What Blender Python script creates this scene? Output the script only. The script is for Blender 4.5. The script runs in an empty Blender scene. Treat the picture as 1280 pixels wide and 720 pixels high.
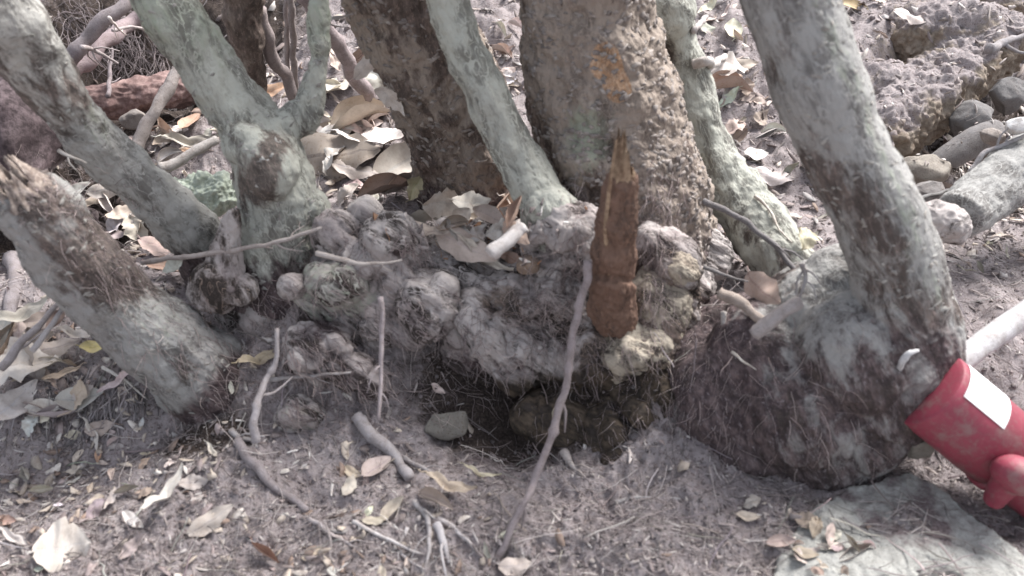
import bpy, math, random
import numpy as np
from mathutils import Vector, Matrix
from mathutils.bvhtree import BVHTree

random.seed(5)
rng = np.random.default_rng(11)
scene = bpy.context.scene
COL = scene.collection

# ------------------------------------------------------------------ camera, light, exposure
CAM = np.array([0.0, 0.0, 1.0]); PITCH = math.radians(35); HF = math.radians(62)
cd = bpy.data.cameras.new('camera'); cam = bpy.data.objects.new('camera', cd); COL.objects.link(cam)
cam.location = CAM; cam.rotation_euler = (math.pi/2-PITCH, 0, 0)
cd.sensor_fit = 'HORIZONTAL'; cd.angle = HF; cd.clip_start = 0.02; cd.clip_end = 300
cd.dof.use_dof = True; cd.dof.focus_distance = 2.15; cd.dof.aperture_fstop = 3.4
cd.lens = cd.lens
scene.camera = cam
SUN_EL, SUN_AZ = math.radians(52), math.radians(48)
world = bpy.data.worlds.new('World'); scene.world = world; world.use_nodes = True
wn = world.node_tree; bg = wn.nodes['Background']
sky = wn.nodes.new('ShaderNodeTexSky'); sky.sky_type = 'NISHITA'; sky.sun_disc = False
sky.sun_elevation = SUN_EL; sky.sun_rotation = SUN_AZ; sky.dust_density = 3.0; sky.air_density = 1.0; sky.ozone_density = 1.0
hs = wn.nodes.new('ShaderNodeHueSaturation'); hs.inputs['Saturation'].default_value = .42   # thin cloud greys the sky
wn.links.new(sky.outputs[0], hs.inputs['Color']); wn.links.new(hs.outputs[0], bg.inputs[0]); bg.inputs[1].default_value = 0.10
sd = bpy.data.lights.new('sun', 'SUN'); sd.energy = 2.3; sd.angle = math.radians(24); sd.color = (1, .985, .97)
sun = bpy.data.objects.new('sun', sd); COL.objects.link(sun)
sdir = Vector((math.sin(SUN_AZ)*math.cos(SUN_EL), math.cos(SUN_AZ)*math.cos(SUN_EL), math.sin(SUN_EL)))
sun.rotation_euler = sdir.to_track_quat('Z', 'Y').to_euler()
scene.view_settings.view_transform = 'Standard'; scene.view_settings.look = 'None'
scene.view_settings.gamma = 1; scene.view_settings.exposure = 1.6

# ------------------------------------------------------------------ photo pixel -> point in the place
F = 640/math.tan(HF/2)
FW = np.array([0, math.cos(PITCH), -math.sin(PITCH)]); UP = np.array([0, math.sin(PITCH), math.cos(PITCH)]); RT = np.array([1.0, 0, 0])
def ray(px, py): return FW + RT*(px-640)/F + UP*(360-py)/F
def P(px, py, y):
    d = ray(px, py); return CAM + d*(y/d[1])
def dep(p): return float(np.dot(np.asarray(p)-CAM, FW))
def proj(p):
    q = np.asarray(p)-CAM; d = q @ FW
    return 640+F*(q @ RT)/d, 360-F*(q @ UP)/d, d

# ------------------------------------------------------------------ noise
PERM = rng.permutation(256); PERM = np.concatenate([PERM, PERM]); GR = rng.normal(size=(256, 3)); GR /= np.linalg.norm(GR, axis=1)[:, None]
def noise(p):
    p = np.asarray(p, float); pi = np.floor(p).astype(np.int64); pf = p-pi; pi &= 255
    u = pf*pf*pf*(pf*(pf*6-15)+10); r = np.zeros(len(p))
    for dx in (0, 1):
        for dy in (0, 1):
            for dz in (0, 1):
                h = PERM[(PERM[(PERM[(pi[:, 0]+dx) & 255]+pi[:, 1]+dy) & 255]+pi[:, 2]+dz) & 255]
                g = GR[h]; w = (u[:, 0] if dx else 1-u[:, 0])*(u[:, 1] if dy else 1-u[:, 1])*(u[:, 2] if dz else 1-u[:, 2])
                r += w*(g[:, 0]*(pf[:, 0]-dx)+g[:, 1]*(pf[:, 1]-dy)+g[:, 2]*(pf[:, 2]-dz))
    return r*1.5
def fbm(p, s, o=4, g=.5):
    r = 0; a = 1
    for i in range(o): r = r+a*noise(p*s+i*17.3); s *= 2.03; a *= g
    return r
def ridge(p, s, o=3):
    r = 0; a = 1
    for i in range(o): r = r+a*(1-2*np.abs(noise(p*s+i*9.1))); s *= 2.1; a *= .5
    return r
def sm(x, a, b):
    t = np.clip((x-a)/(b-a), 0, 1); return t*t*(3-2*t)

# ------------------------------------------------------------------ mesh helpers
def mk_mesh(name, V, Fs, attrs=None, col=None, uv=None, smooth=True):
    if not isinstance(Fs, list): Fs = [Fs]
    Fs = [np.asarray(f, np.int32) for f in Fs if len(f)]
    me = bpy.data.meshes.new(name); V = np.asarray(V, np.float32)
    me.vertices.add(len(V)); me.vertices.foreach_set('co', V.ravel())
    loops = np.concatenate([f.ravel() for f in Fs]); tot = np.concatenate([np.full(len(f), f.shape[1]) for f in Fs])
    st = np.concatenate([[0], np.cumsum(tot)[:-1]]).astype(np.int32)
    me.loops.add(len(loops)); me.loops.foreach_set('vertex_index', loops)
    me.polygons.add(len(st)); me.polygons.foreach_set('loop_start', st)
    if uv is not None:
        ul = me.uv_layers.new(name='uv'); ul.data.foreach_set('uv', np.asarray(uv, np.float32)[loops].ravel())
    for k, v in (attrs or {}).items():
        a = me.attributes.new(k, 'FLOAT', 'POINT'); a.data.foreach_set('value', np.asarray(v, np.float32))
    if col is not None:
        a = me.attributes.new('col', 'FLOAT_COLOR', 'POINT')
        c = np.ones((len(V), 4), np.float32); c[:, :3] = col; a.data.foreach_set('color', c.ravel())
    me.update(calc_edges=True)
    if smooth: me.shade_smooth()
    return me
def catmull(pts, k):
    pts = np.asarray(pts, float)
    if len(pts) < 3 or k < 2: return pts
    q = np.vstack([2*pts[0]-pts[1], pts, 2*pts[-1]-pts[-2]]); out = []
    for i in range(1, len(q)-2):
        for t in np.arange(k)/k:
            out.append(.5*((2*q[i])+(q[i+1]-q[i-1])*t+(2*q[i-1]-5*q[i]+4*q[i+1]-q[i+2])*t*t+(3*q[i]-q[i-1]-3*q[i+1]+q[i+2])*t**3))
    out.append(q[-2]); return np.array(out)
def tube(pr, sides=10, k=4, cap=True, wob=0.0):
    """pr: rows x,y,z,r -> closed tube"""
    pr = catmull(pr, k); p = pr[:, :3]; r = np.maximum(pr[:, 3], 1e-4); n = len(p)
    t = np.gradient(p, axis=0); t /= np.linalg.norm(t, axis=1)[:, None]+1e-12
    a = np.cross(t[0], [0.3, 1, .2]); a /= np.linalg.norm(a); V = []
    for i in range(n):
        a = a-t[i]*np.dot(a, t[i]); a /= np.linalg.norm(a); b = np.cross(t[i], a)
        for j in range(sides):
            th = 2*math.pi*j/sides
            V.append(p[i]+(a*math.cos(th)+b*math.sin(th))*r[i]*(1+(wob*rng.normal() if wob else 0)))
    i, j = np.meshgrid(np.arange(n-1), np.arange(sides), indexing='ij'); j2 = (j+1) % sides
    Q = np.stack([i*sides+j, i*sides+j2, (i+1)*sides+j2, (i+1)*sides+j], -1).reshape(-1, 4)
    T = []
    if cap:
        V += [p[0]-t[0]*r[0]*.3, p[-1]+t[-1]*r[-1]*.3]; c0 = n*sides
        for j in range(sides):
            T.append([c0, (j+1) % sides, j]); T.append([c0+1, (n-1)*sides+j, (n-1)*sides+(j+1) % sides])
    return np.array(V), [Q, np.array(T).reshape(-1, 3)]
def ball(c, rx, ry=None, rz=None, rot=None, nu=20, nv=14):
    ry = ry or rx; rz = rz or rx; V = []
    for i in range(1, nv):
        for j in range(nu):
            a = math.pi*i/nv; b = 2*math.pi*j/nu; V.append((rx*math.sin(a)*math.cos(b), ry*math.sin(a)*math.sin(b), rz*math.cos(a)))
    V += [(0, 0, rz), (0, 0, -rz)]; V = np.array(V)
    if rot is not None: V = V @ np.array(rot).T
    Q = [[i*nu+j, (i+1)*nu+j, (i+1)*nu+(j+1) % nu, i*nu+(j+1) % nu] for i in range(nv-2) for j in range(nu)]
    t = (nv-1)*nu; T = [[t, j, (j+1) % nu] for j in range(nu)]+[[t+1, (nv-2)*nu+(j+1) % nu, (nv-2)*nu+j] for j in range(nu)]
    return V+np.asarray(c), [np.array(Q), np.array(T)]
def join(parts):
    V = []; Q = []; T = []; o = 0
    for v, fs in parts:
        V.append(v)
        for f in fs:
            if len(f): (Q if f.shape[1] == 4 else T).append(f+o)
        o += len(v)
    return np.vstack(V), [np.vstack(x) for x in (Q, T) if x]
def jagged(c, axis, r, heights, lean=(0, 0, 0), wall=.55):
    """broken shell of wood round c: one height per column"""
    n = len(heights); ax = np.asarray(axis, float); ax /= np.linalg.norm(ax); u = np.cross(ax, [0.2, 1, .1]); u /= np.linalg.norm(u); w = np.cross(ax, u); lv = 8; V = []
    hm = max(heights)
    for rr in (1, wall):
        for k in range(lv+1):
            for j in range(n):
                t = k/lv; h = heights[j]*t; q = h/hm; th = 2*math.pi*(j+.35*math.sin(3*t+j))/n; rad = r*rr*(1-.45*q)*(1+.10*math.sin(j*2.1)+.05*rng.normal()); rad *= (1-.25*t if rr == 1 else 1+.15*t)
                V.append(np.asarray(c)+ax*(h if rr == 1 else h*.93)+(u*math.cos(th)+w*math.sin(th))*rad+np.asarray(lean)*q)
    o = (lv+1)*n; Q = []
    for k in range(lv):
        for j in range(n):
            a = k*n+j; b = k*n+(j+1) % n; Q += [[a, b, b+n, a+n], [o+b, o+a, o+a+n, o+b+n]]
    for j in range(n):
        a = lv*n+j; b = lv*n+(j+1) % n; Q.append([a, b, o+b, o+a])
    return np.array(V), [np.array(Q)]
def vnormals(me):
    n = np.empty(len(me.vertices)*3, np.float32); me.vertex_normals.foreach_get('vector', n); return n.reshape(-1, 3).astype(float)
def mco(me):
    v = np.empty(len(me.vertices)*3, np.float32); me.vertices.foreach_get('co', v); return v.reshape(-1, 3).astype(float)
def remesh(parts, voxel, smooth=6):
    V, Fs = join(parts); me = mk_mesh('tmp', V, Fs); o = bpy.data.objects.new('tmp', me); COL.objects.link(o)
    m = o.modifiers.new('r', 'REMESH'); m.mode = 'VOXEL'; m.voxel_size = voxel; m.adaptivity = 0
    s = o.modifiers.new('s', 'SMOOTH'); s.iterations = smooth; s.factor = .5
    dg = bpy.context.evaluated_depsgraph_get(); me2 = bpy.data.meshes.new_from_object(o.evaluated_get(dg))
    bpy.data.objects.remove(o); bpy.data.meshes.remove(me)
    V = mco(me2); N = vnormals(me2); n = len(me2.polygons)
    lt = np.empty(n, np.int32); me2.polygons.foreach_get('loop_total', lt); lv = np.empty(len(me2.loops), np.int32); me2.loops.foreach_get('vertex_index', lv)
    assert (lt == 4).all(); bpy.data.meshes.remove(me2)
    return V, N, lv.reshape(-1, 4)
def link(name, me, mat=None, parent=None, loc=None):
    if mat is not None and not me.materials: me.materials.append(mat)
    o = bpy.data.objects.new(name, me); COL.objects.link(o)
    if parent is not None: o.parent = parent
    if loc is not None: o.location = loc
    return o
def tag(o, label=None, cat=None, group=None, kind=None):
    if label: o['label'] = label
    if cat: o['category'] = cat
    if group: o['group'] = group
    if kind: o['kind'] = kind
    return o
def thing(name, label, cat, loc, group=None):
    o = bpy.data.objects.new(name, None); COL.objects.link(o); o.location = loc; o.empty_display_size = .05
    return tag(o, label, cat, group)
AX = [np.array([0, 0, 1.0]), .4]      # grain direction of the wood being built, and how much the bark pattern is drawn out along it
def part(name, V, Fs, mat, parent, smooth=True, **kw):
    off = np.array(parent.location) if parent is not None else 0
    if parent is not None and parent.parent is not None: off = off+np.array(parent.parent.location)
    me = mk_mesh(name, np.asarray(V)-off, Fs, smooth=smooth, **kw)
    a = AX[0]/np.linalg.norm(AX[0]); V = np.asarray(V, float); g = V+(AX[1]-1)*(V @ a)[:, None]*a
    me.attributes.new('grain', 'FLOAT_VECTOR', 'POINT').data.foreach_set('vector', g.astype(np.float32).ravel())
    return link(name, me, mat, parent)

# ------------------------------------------------------------------ materials
class NT:
    def __init__(s, name):
        s.m = bpy.data.materials.new(name); s.m.use_nodes = True; s.t = s.m.node_tree; s.b = s.t.nodes['Principled BSDF']
        s.b.inputs['Specular IOR Level'].default_value = .25; s.b.inputs['Roughness'].default_value = .85
    def n(s, ty, ins=None, **props):
        nd = s.t.nodes.new('ShaderNode'+ty)
        for k, v in props.items(): setattr(nd, k, v)
        for k, v in (ins or {}).items():
            if hasattr(v, 'links') or isinstance(v, bpy.types.NodeSocket): s.t.links.new(v, nd.inputs[k])
            else: nd.inputs[k].default_value = v
        return nd
    def noise(s, vec, scale, detail=4, rough=.6, dist=0): return s.n('TexNoise', {'Vector': vec, 'Scale': scale, 'Detail': detail, 'Roughness': rough, 'Distortion': dist}).outputs[0]
    def ramp(s, fac, stops):
        nd = s.n('ValToRGB', {0: fac}); e = nd.color_ramp.elements
        while len(e) < len(stops): e.new(.5)
        for el, (p, c) in zip(e, stops): el.position = p; el.color = (*c, 1) if len(c) == 3 else c
        return nd.outputs[0]
    def g(s, fac, a, b): return s.ramp(fac, [(a, (0, 0, 0)), (b, (1, 1, 1))])
    def mix(s, fac, a, b, mode='MIX'):
        nd = s.n('Mix', data_type='RGBA', blend_type=mode)
        for sock, v in ((nd.inputs[0], fac), (nd.inputs[6], a), (nd.inputs[7], b)):
            if isinstance(v, bpy.types.NodeSocket): s.t.links.new(v, sock)
            else: sock.default_value = v if isinstance(v, (int, float)) else (*v, 1)
        return nd.outputs[2]
    def math(s, op, a, b=0): return s.n('Math', {0: a, 1: b}, operation=op).outputs[0]
    def attr(s, name): return s.n('Attribute', attribute_name=name)
    def out(s, col, h=None, strength=.6, dist=.004, rough=None):
        s.t.links.new(col, s.b.inputs['Base Color']) if isinstance(col, bpy.types.NodeSocket) else setattr(s.b.inputs['Base Color'], 'default_value', (*col, 1))
        if h is not None:
            b = s.n('Bump', {'Strength': strength, 'Distance': dist, 'Height': h}); s.t.links.new(b.outputs[0], s.b.inputs['Normal'])
        if rough is not None: s.b.inputs['Roughness'].default_value = rough
        return s.m
SOIL = (.145, .108, .106); SOIL_D = (.055, .040, .042); SOIL_L = (.25, .215, .222)
def bark(name, pale, mid, dark, roughc=(.13, .095, .082), crack=.6, scale=1.0, bump=.7):
    t = NT(name); co = t.attr('grain').outputs[1]
    n1 = t.noise(co, 9*scale, 6, .6, .2); n2 = t.noise(co, 70*scale, 5, .7); n3 = t.noise(co, 240*scale, 3, .7)
    c = t.ramp(n1, [(.24, dark), (.40, mid), (.54, pale)])
    c = t.mix(t.math('MULTIPLY', t.g(n2, .56, .74), .5), c, tuple(x*.5 for x in mid)); c = t.mix(t.math('MULTIPLY', t.g(n2, .44, .30), .35), c, tuple(min(1, x*1.35) for x in pale))
    n5 = t.noise(co, 22*scale, 6, .7, .3)
    r = t.attr('rough').outputs[2]; rf = t.math('MULTIPLY', t.g(t.math('ADD', r, t.math('MULTIPLY', t.math('SUBTRACT', n5, .5), 2.4)), .38, .70), .85)
    rc = t.mix(t.g(n2, .40, .60), tuple(x*.45 for x in roughc), roughc); rc = t.mix(t.g(n3, .55, .70), rc, tuple(x*2.1 for x in roughc))
    c = t.mix(rf, c, rc)
    so = t.attr('soil').outputs[2]; sf = t.g(t.math('ADD', so, t.math('MULTIPLY', t.math('SUBTRACT', n5, .5), 1.6)), .35, .65)  # soil colour, also painting shade on the foot of the right trunk
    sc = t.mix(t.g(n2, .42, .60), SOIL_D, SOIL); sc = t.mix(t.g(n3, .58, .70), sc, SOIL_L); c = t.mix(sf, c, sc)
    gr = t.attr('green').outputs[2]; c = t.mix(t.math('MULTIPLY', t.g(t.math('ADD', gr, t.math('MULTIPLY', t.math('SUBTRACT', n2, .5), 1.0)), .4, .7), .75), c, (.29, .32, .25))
    ro = t.attr('rot').outputs[2]; c = t.mix(t.g(t.math('ADD', ro, t.math('MULTIPLY', t.math('SUBTRACT', n5, .5), 1.5)), .25, .75), c, t.mix(t.g(n2, .4, .6), (.028, .022, .017), (.10, .075, .055)))  # near-black rot tone, doubling as painted shade
    pe = t.attr('peel').outputs[2]; c = t.mix(t.g(t.math('ADD', pe, t.math('MULTIPLY', t.math('SUBTRACT', n5, .5), .7)), .42, .5), c, t.mix(t.g(n3, .4, .6), (.40, .24, .14), (.52, .36, .25)))
    v = t.n('TexVoronoi', {'Vector': t.n('Mapping', {'Vector': t.mix(.18, co, t.n('TexNoise', {'Vector': co, 'Scale': 30.0}).outputs[1]), 'Scale': (1, 1, .5)}).outputs[0], 'Scale': 34*scale}, feature='DISTANCE_TO_EDGE').outputs[0]
    cr = t.math('MULTIPLY', t.g(v, .05, .0), t.g(n5, .48, .60)); c = t.mix(t.math('MULTIPLY', cr, crack), c, (.045, .036, .032))
    h = t.math('ADD', t.math('ADD', t.math('MULTIPLY', n2, .8), t.math('MULTIPLY', n3, .45)), t.math('MULTIPLY', cr, -.6*crack))
    return t.out(c, h, bump, .006)
M = {}
M['bark_pale'] = bark('pale_bark', (.36, .35, .325), (.30, .29, .27), (.23, .212, .195))
M['bark_green'] = bark('lichened_bark', (.36, .36, .315), (.31, .305, .27), (.235, .222, .197))
M['bark_grey'] = bark('grey_bark', (.285, .278, .265), (.232, .22, .21), (.17, .155, .147))
M['bark_rough'] = bark('rough_bark', (.28, .232, .195), (.215, .172, .145), (.14, .108, .093), crack=.45, bump=.8)
M['burl'] = bark('burl_wood', (.37, .335, .32), (.225, .185, .18), (.10, .075, .074), roughc=(.17, .12, .092), crack=1.0)
M['burl_tan'] = bark('tan_burl_wood', (.36, .315, .255), (.26, .21, .165), (.13, .095, .075), roughc=(.17, .115, .08), crack=.9)
M['stub'] = bark('stub_bark', (.16, .098, .072), (.10, .060, .046), (.045, .030, .025), roughc=(.17, .10, .07), crack=.5)
def simple(name, a, b, s=120, mode='obj', rough=.8, bump=.5, contrast=(.4, .6)):
    t = NT(name); co = t.n('TexCoord').outputs['Object']; n = t.noise(co, s, 4, .65); n2 = t.noise(co, s*.15, 4, .6)
    c = t.mix(t.g(n, *contrast), a, b); c = t.mix(t.math('MULTIPLY', t.g(n2, .45, .65), .5), c, tuple(x*.55 for x in a))
    return t.out(c, n, bump, .003, rough)
M['split_wood'] = simple('split_wood', (.19, .12, .078), (.38, .275, .185), 90)
M['dark_twig'] = simple('dark_twig_bark', (.13, .105, .10), (.24, .20, .195), 160)
M['red_log'] = simple('red_brown_bark', (.20, .125, .115), (.33, .23, .21), 100)
M['stone_green'] = simple('slab_stone', (.20, .20, .185), (.30, .30, .275), 40, bump=.8)
M['stone_tan'] = simple('tan_stone', (.22, .19, .155), (.34, .30, .25), 80)
t = NT('slab_stone'); co = t.n('TexCoord').outputs['Object']; n1 = t.noise(co, 7, 6, .65); n2 = t.noise(co, 45, 6, .7); n3 = t.noise(co, 220, 3, .7)
c = t.mix(t.g(n2, .35, .62), (.28, .275, .255), (.40, .395, .37)); c = t.mix(t.g(n1, .56, .64), c, t.mix(t.g(n3, .4, .6), (.11, .085, .085), (.20, .165, .165))); c = t.mix(t.math('MULTIPLY', t.g(n3, .58, .7), .6), c, (.12, .11, .10))
M['stone_green'] = t.out(c, t.math('ADD', n2, t.math('MULTIPLY', n3, .5)), .9, .006, .9)
M['rotten'] = simple('rotten_bark', (.055, .040, .042), (.14, .105, .11), 70, bump=1)
M['pale_pole'] = simple('pale_stripped_wood', (.42, .41, .41), (.56, .55, .55), 70)
def inst_mat(name, attr=False, veins=True, trans=True):
    t = NT(name)
    c = t.attr('col').outputs[0] if attr else t.n('ObjectInfo').outputs['Color']; rnd = t.n('ObjectInfo').outputs['Random']
    co = t.n('VectorMath', {0: t.n('TexCoord').outputs['Object'], 1: t.n('CombineXYZ', {0: t.math('MULTIPLY', rnd, 40.0)}).outputs[0]}, operation='ADD').outputs[0]
    big = 3.2 if veins and not attr else 45
    n = t.noise(co, big, 6, .7); n2 = t.noise(co, big*7, 4, .75); n3 = t.noise(co, big*2.4, 5, .7)
    c2 = t.mix(t.math('MULTIPLY', t.g(n, .42, .66), .7), c, t.mix(1, c, (.42, .34, .29), 'MULTIPLY'))
    c2 = t.mix(t.math('MULTIPLY', t.g(n3, .56, .72), .6), c2, t.mix(.4, (.13, .085, .065), c)); c2 = t.mix(t.math('MULTIPLY', t.g(n2, .54, .7), .45), c2, t.mix(1, c2, (.45, .40, .38), 'MULTIPLY'))
    c2 = t.mix(t.math('MULTIPLY', t.g(n2, .42, .28), .35), c2, t.mix(.5, c2, (.6, .57, .55)))
    h = t.math('ADD', n2, t.math('MULTIPLY', n3, 1.2))
    if veins and not attr:
        uv = t.n('UVMap', uv_map='uv').outputs[0]; sx = t.n('SeparateXYZ', {0: uv})
        u = sx.outputs[0]; v = t.math('ABSOLUTE', t.math('SUBTRACT', sx.outputs[1], .5))
        w = t.math('FRACT', t.math('MULTIPLY', t.math('ADD', u, t.math('MULTIPLY', v, -.35)), 11)); vn = t.g(w, .84, .96)
        mr = t.g(v, .035, .012); vv = t.math('MAXIMUM', t.math('MULTIPLY', vn, .3), mr)
        c2 = t.mix(t.math('MULTIPLY', vv, .4), c2, t.mix(.6, c2, (.62, .52, .42))); h = t.math('ADD', t.math('MULTIPLY', n2, .5), vv)
    return t.out(c2, h, .55 if not veins else .4, .0035 if not veins else .0014, .65 if trans else .85)
M['leaf'] = inst_mat('dry_leaf_skin'); M['bits'] = inst_mat('litter_bits', attr=True); M['tinted'] = inst_mat('tinted_wood', veins=False, trans=False)
t = NT('soil'); co = t.n('TexCoord').outputs['Object']
n1 = t.noise(co, 5, 6, .65); n2 = t.noise(co, 38, 6, .7, .4); n3 = t.noise(co, 210, 4, .75); n4 = t.noise(co, 90, 4, .7, 1.0)
c = t.mix(t.g(n1, .38, .62), (.150, .106, .101), (.20, .158, .150)); c = t.mix(t.math('MULTIPLY', t.g(n2, .50, .66), .8), c, (.075, .058, .058))
c = t.mix(t.math('MULTIPLY', t.g(n4, .58, .70), .55), c, (.36, .32, .31)); c = t.mix(t.math('MULTIPLY', t.g(n3, .56, .72), .7), c, (.055, .043, .043))
c = t.mix(t.math('MULTIPLY', t.g(n3, .42, .30), .6), c, (.42, .38, .38))
cl = t.attr('clay').outputs[2]; c = t.mix(t.g(t.math('ADD', cl, t.math('MULTIPLY', t.math('SUBTRACT', n2, .5), .9)), .35, .6), c, t.mix(t.g(n2, .4, .6), (.19, .145, .11), (.31, .26, .21)))
dk = t.attr('humus_shade').outputs[2]; c = t.mix(t.g(t.math('ADD', dk, t.math('MULTIPLY', t.math('SUBTRACT', n2, .5), .7)), .35, .6), c, t.mix(t.g(n3, .45, .6), (.035, .026, .022), (.085, .065, .056)))  # humus colour, also painting in the shade of the hollows
M['soil'] = t.out(c, t.math('ADD', t.math('MULTIPLY', n3, .6), n4), .8, .006, .95)
# ------------------------------------------------------------------ ground
def bankd(x, y):
    p = np.stack([x, y, 0*x], -1); return (-(x-.84)*.80+(y-1.93)*.60)+.085*fbm(p+2, 4.0, 2)
def gbase(x, y):
    z = -.11+.11*sm(y, 1.02, 1.42)
    z = z-.06*np.exp(-((x-.02)/.24)**2-((y-1.2)/.13)**2)                      # hollow under the burl mass
    z = z+.13*np.exp(-((x+.31)/.19)**2-((y-1.32)/.17)**2)                      # mound of old roots
    z = z+.14*np.exp(-((x-.28)/.19)**2-((y-1.20)/.16)**2)
    d = bankd(x, y)                                             # bank edge, plateau to its left and back
    z = z+.24*sm(y, 1.75, 2.5)*sm(d, -.13, .09)
    z = z-.10*np.exp(-((x-1.35)/.40)**2-((y-1.95)/.42)**2)
    z = z-.42*np.exp(-((x+1.12)/.36)**2-((y-2.50)/.30)**2)                      # dark hollow at the upper left
    z = z-.12*np.exp(-((x+1.05)/.35)**2-((y-1.75)/.20)**2)
    z = z+.05*np.maximum(y-3, 0)+.012*np.maximum(y-8, 0)
    z = z-.05*np.exp(-((x+.78)/.22)**2-((y-1.05)/.13)**2)
    return z
def gnoise(x, y, fine=True):
    p = np.stack([x, y, np.zeros_like(x)], -1)
    z = .03*fbm(p, 4.2, 2)+.016*fbm(p+7, 15, 2)
    if fine:
        z = z+sm(y, 1.5, 2.0)*(.012*ridge(p+11, 13, 2)+.006*fbm(p, 45, 2))
        z = z+.0055*ridge(p+3, 34, 2)*(.4+1.2*np.clip(noise(p*3+5)+.5, 0, 1))+.0022*fbm(p, 140, 2)
    return z
def ground_z(x, y, fine=True): return gbase(x, y)+gnoise(x, y, fine)
ys = np.concatenate([[-12, -6, -3, -1.2, -.3, .1, .32], np.geomspace(.45, 5, 600), np.geomspace(5.1, 60, 40)])
us = np.concatenate([-np.geomspace(16, 1.02, 24), np.linspace(-1, 1, 680), np.geomspace(1.02, 16, 24)])
Y, U = np.meshgrid(ys, us, indexing='ij'); X = U*(.38+.72*np.maximum(Y, .45))
x, y = X.ravel(), Y.ravel(); z = ground_z(x, y)
dd = bankd(x, y)
clay = .62*np.exp(-((dd+.02)/.11)**2)*sm(y, 1.8, 2.0)*(1-sm(y, 3.1, 3.5))
hum_shade = np.exp(-((x-.05)/.27)**2-((y-1.18)/.14)**2)*1.1+1.4*np.exp(-((x+1.12)/.50)**2-((y-2.48)/.46)**2)+.8*np.exp(-((x+1.1)/.34)**2-((y-1.72)/.20)**2)+.7*np.exp(-((x+.55)/.14)**2-((y-1.1)/.08)**2)  # dark soil plus the shade of the hollows, painted into the ground
hum_shade = hum_shade+1.0*np.exp(-((x-1.42)/.34)**2-((y-2.1)/.40)**2)  # gully floor darkened as well
V = np.stack([x, y, z], -1); nr, nc = len(ys), len(us)
i, j = np.meshgrid(np.arange(nr-1), np.arange(nc-1), indexing='ij')
Q = np.stack([i*nc+j, i*nc+j+1, (i+1)*nc+j+1, (i+1)*nc+j], -1).reshape(-1, 4)
g = link('ground', mk_mesh('ground', V, Q, {'clay': clay, 'humus_shade': np.clip(hum_shade, 0, 1)}), M['soil'])
tag(g, 'mauve grey crumbly forest soil sloping under the trees', kind='structure')
# coarse copy for ray casts
BV = []; BF = []; boff = 0
def add_bvh(V, Fs):
    global boff
    V = np.asarray(V)
    for f in (Fs if isinstance(Fs, list) else [Fs]): BF.extend((f+boff).tolist())
    BV.append(V); boff += len(V)
ri = np.arange(0, nr, 3); ci = np.arange(0, nc, 3); Vg = V.reshape(nr, nc, 3)[ri][:, ci]
i, j = np.meshgrid(np.arange(len(ri)-1), np.arange(len(ci)-1), indexing='ij'); m = len(ci)
add_bvh(Vg.reshape(-1, 3), np.stack([i*m+j, i*m+j+1, (i+1)*m+j+1, (i+1)*m+j], -1).reshape(-1, 4))

# ------------------------------------------------------------------ trees and stumps
M['frayed'] = simple('frayed_wood', (.20, .155, .13), (.36, .30, .26), 110)
def PR(*rows):
    """rows (px,py,y,r_px) -> x,y,z,r"""
    o = []
    for px, py, yy, r in rows:
        p = P(px, py, yy); o.append([*p, r*dep(p)/F])
    return o
def EL(px, py, yy, rx, ry=None, rz=None, tilt=0):
    p = P(px, py, yy); k = dep(p)/F; rx, ry, rz = rx*k, (ry or rx)*k, (rz or rx)*k
    c, s = math.cos(tilt), math.sin(tilt); R = np.stack([c*RT+s*UP, -s*RT+c*UP, FW], 1)   # columns right, up, forward
    return ball(p, rx, rz, ry, rot=R)        # rx right, rz(px) up, ry depth
def stretch(V, axis, k):
    a = np.asarray(axis, float); a /= np.linalg.norm(a); return V+(k-1)*(V @ a)[:, None]*a
def pxof(V):
    q = V-CAM; d = q @ FW; return 640+F*(q @ RT)/d, 360-F*(q @ UP)/d
def blob(V, px, py, yy, r, e=1.0):
    c = P(px, py, yy); k = dep(c)/F*r; return np.exp(-((np.linalg.norm(V-c, axis=1)/k)**2)*e)
def body(prims, voxel, axis, smooth=6, lump=.006, groove=.0015, fine=.0012, st=.3):
    AX[0] = np.asarray(axis, float); AX[1] = .42
    V, N, Q = remesh(prims, voxel, smooth); q = stretch(V, axis, st)
    d = lump*fbm(V, 16, 3)+groove*ridge(q, 60, 3)+fine*fbm(V, 190, 2)
    return V+N*d[:, None], N, Q
def patch(V, b, a=.5, f=8): return b+a*fbm(V, f, 2)

# A: leaning trunk from the upper left corner
def tree(label, base, cat='tree'): return thing('tree', label, cat, base)
tA = tree('slender pale trunk leaning in from the upper left corner behind the frayed stump', P(250, 330, 1.45))
V, N, Q = body([tube(PR((-330, -420, 1.10, 62), (-170, -190, 1.18, 60), (-50, -40, 1.25, 50), (20, 45, 1.3, 42), (80, 130, 1.35, 33), (130, 188, 1.38, 30), (192, 245, 1.4, 31), (247, 300, 1.43, 34), (290, 360, 1.46, 44)), 24)], .0032, P(240, 300, 1.4)-P(0, 20, 1.3), lump=.008)
a_r = 1.1*blob(V, 95, 115, 1.33, 42)+.9*blob(V, 10, 130, 1.3, 60)+.5*blob(V, -10, 80, 1.3, 60)
A_mesh = (V, N, Q); part('trunk', V, Q, M['bark_pale'], tA, attrs={'rough': patch(V, .7*a_r+.05, .35), 'soil': .8*sm(pxof(V)[1], 290, 340), 'green': .5*blob(V, 130, 150, 1.35, 60)}); add_bvh(V, Q)
knot_list = []
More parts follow.
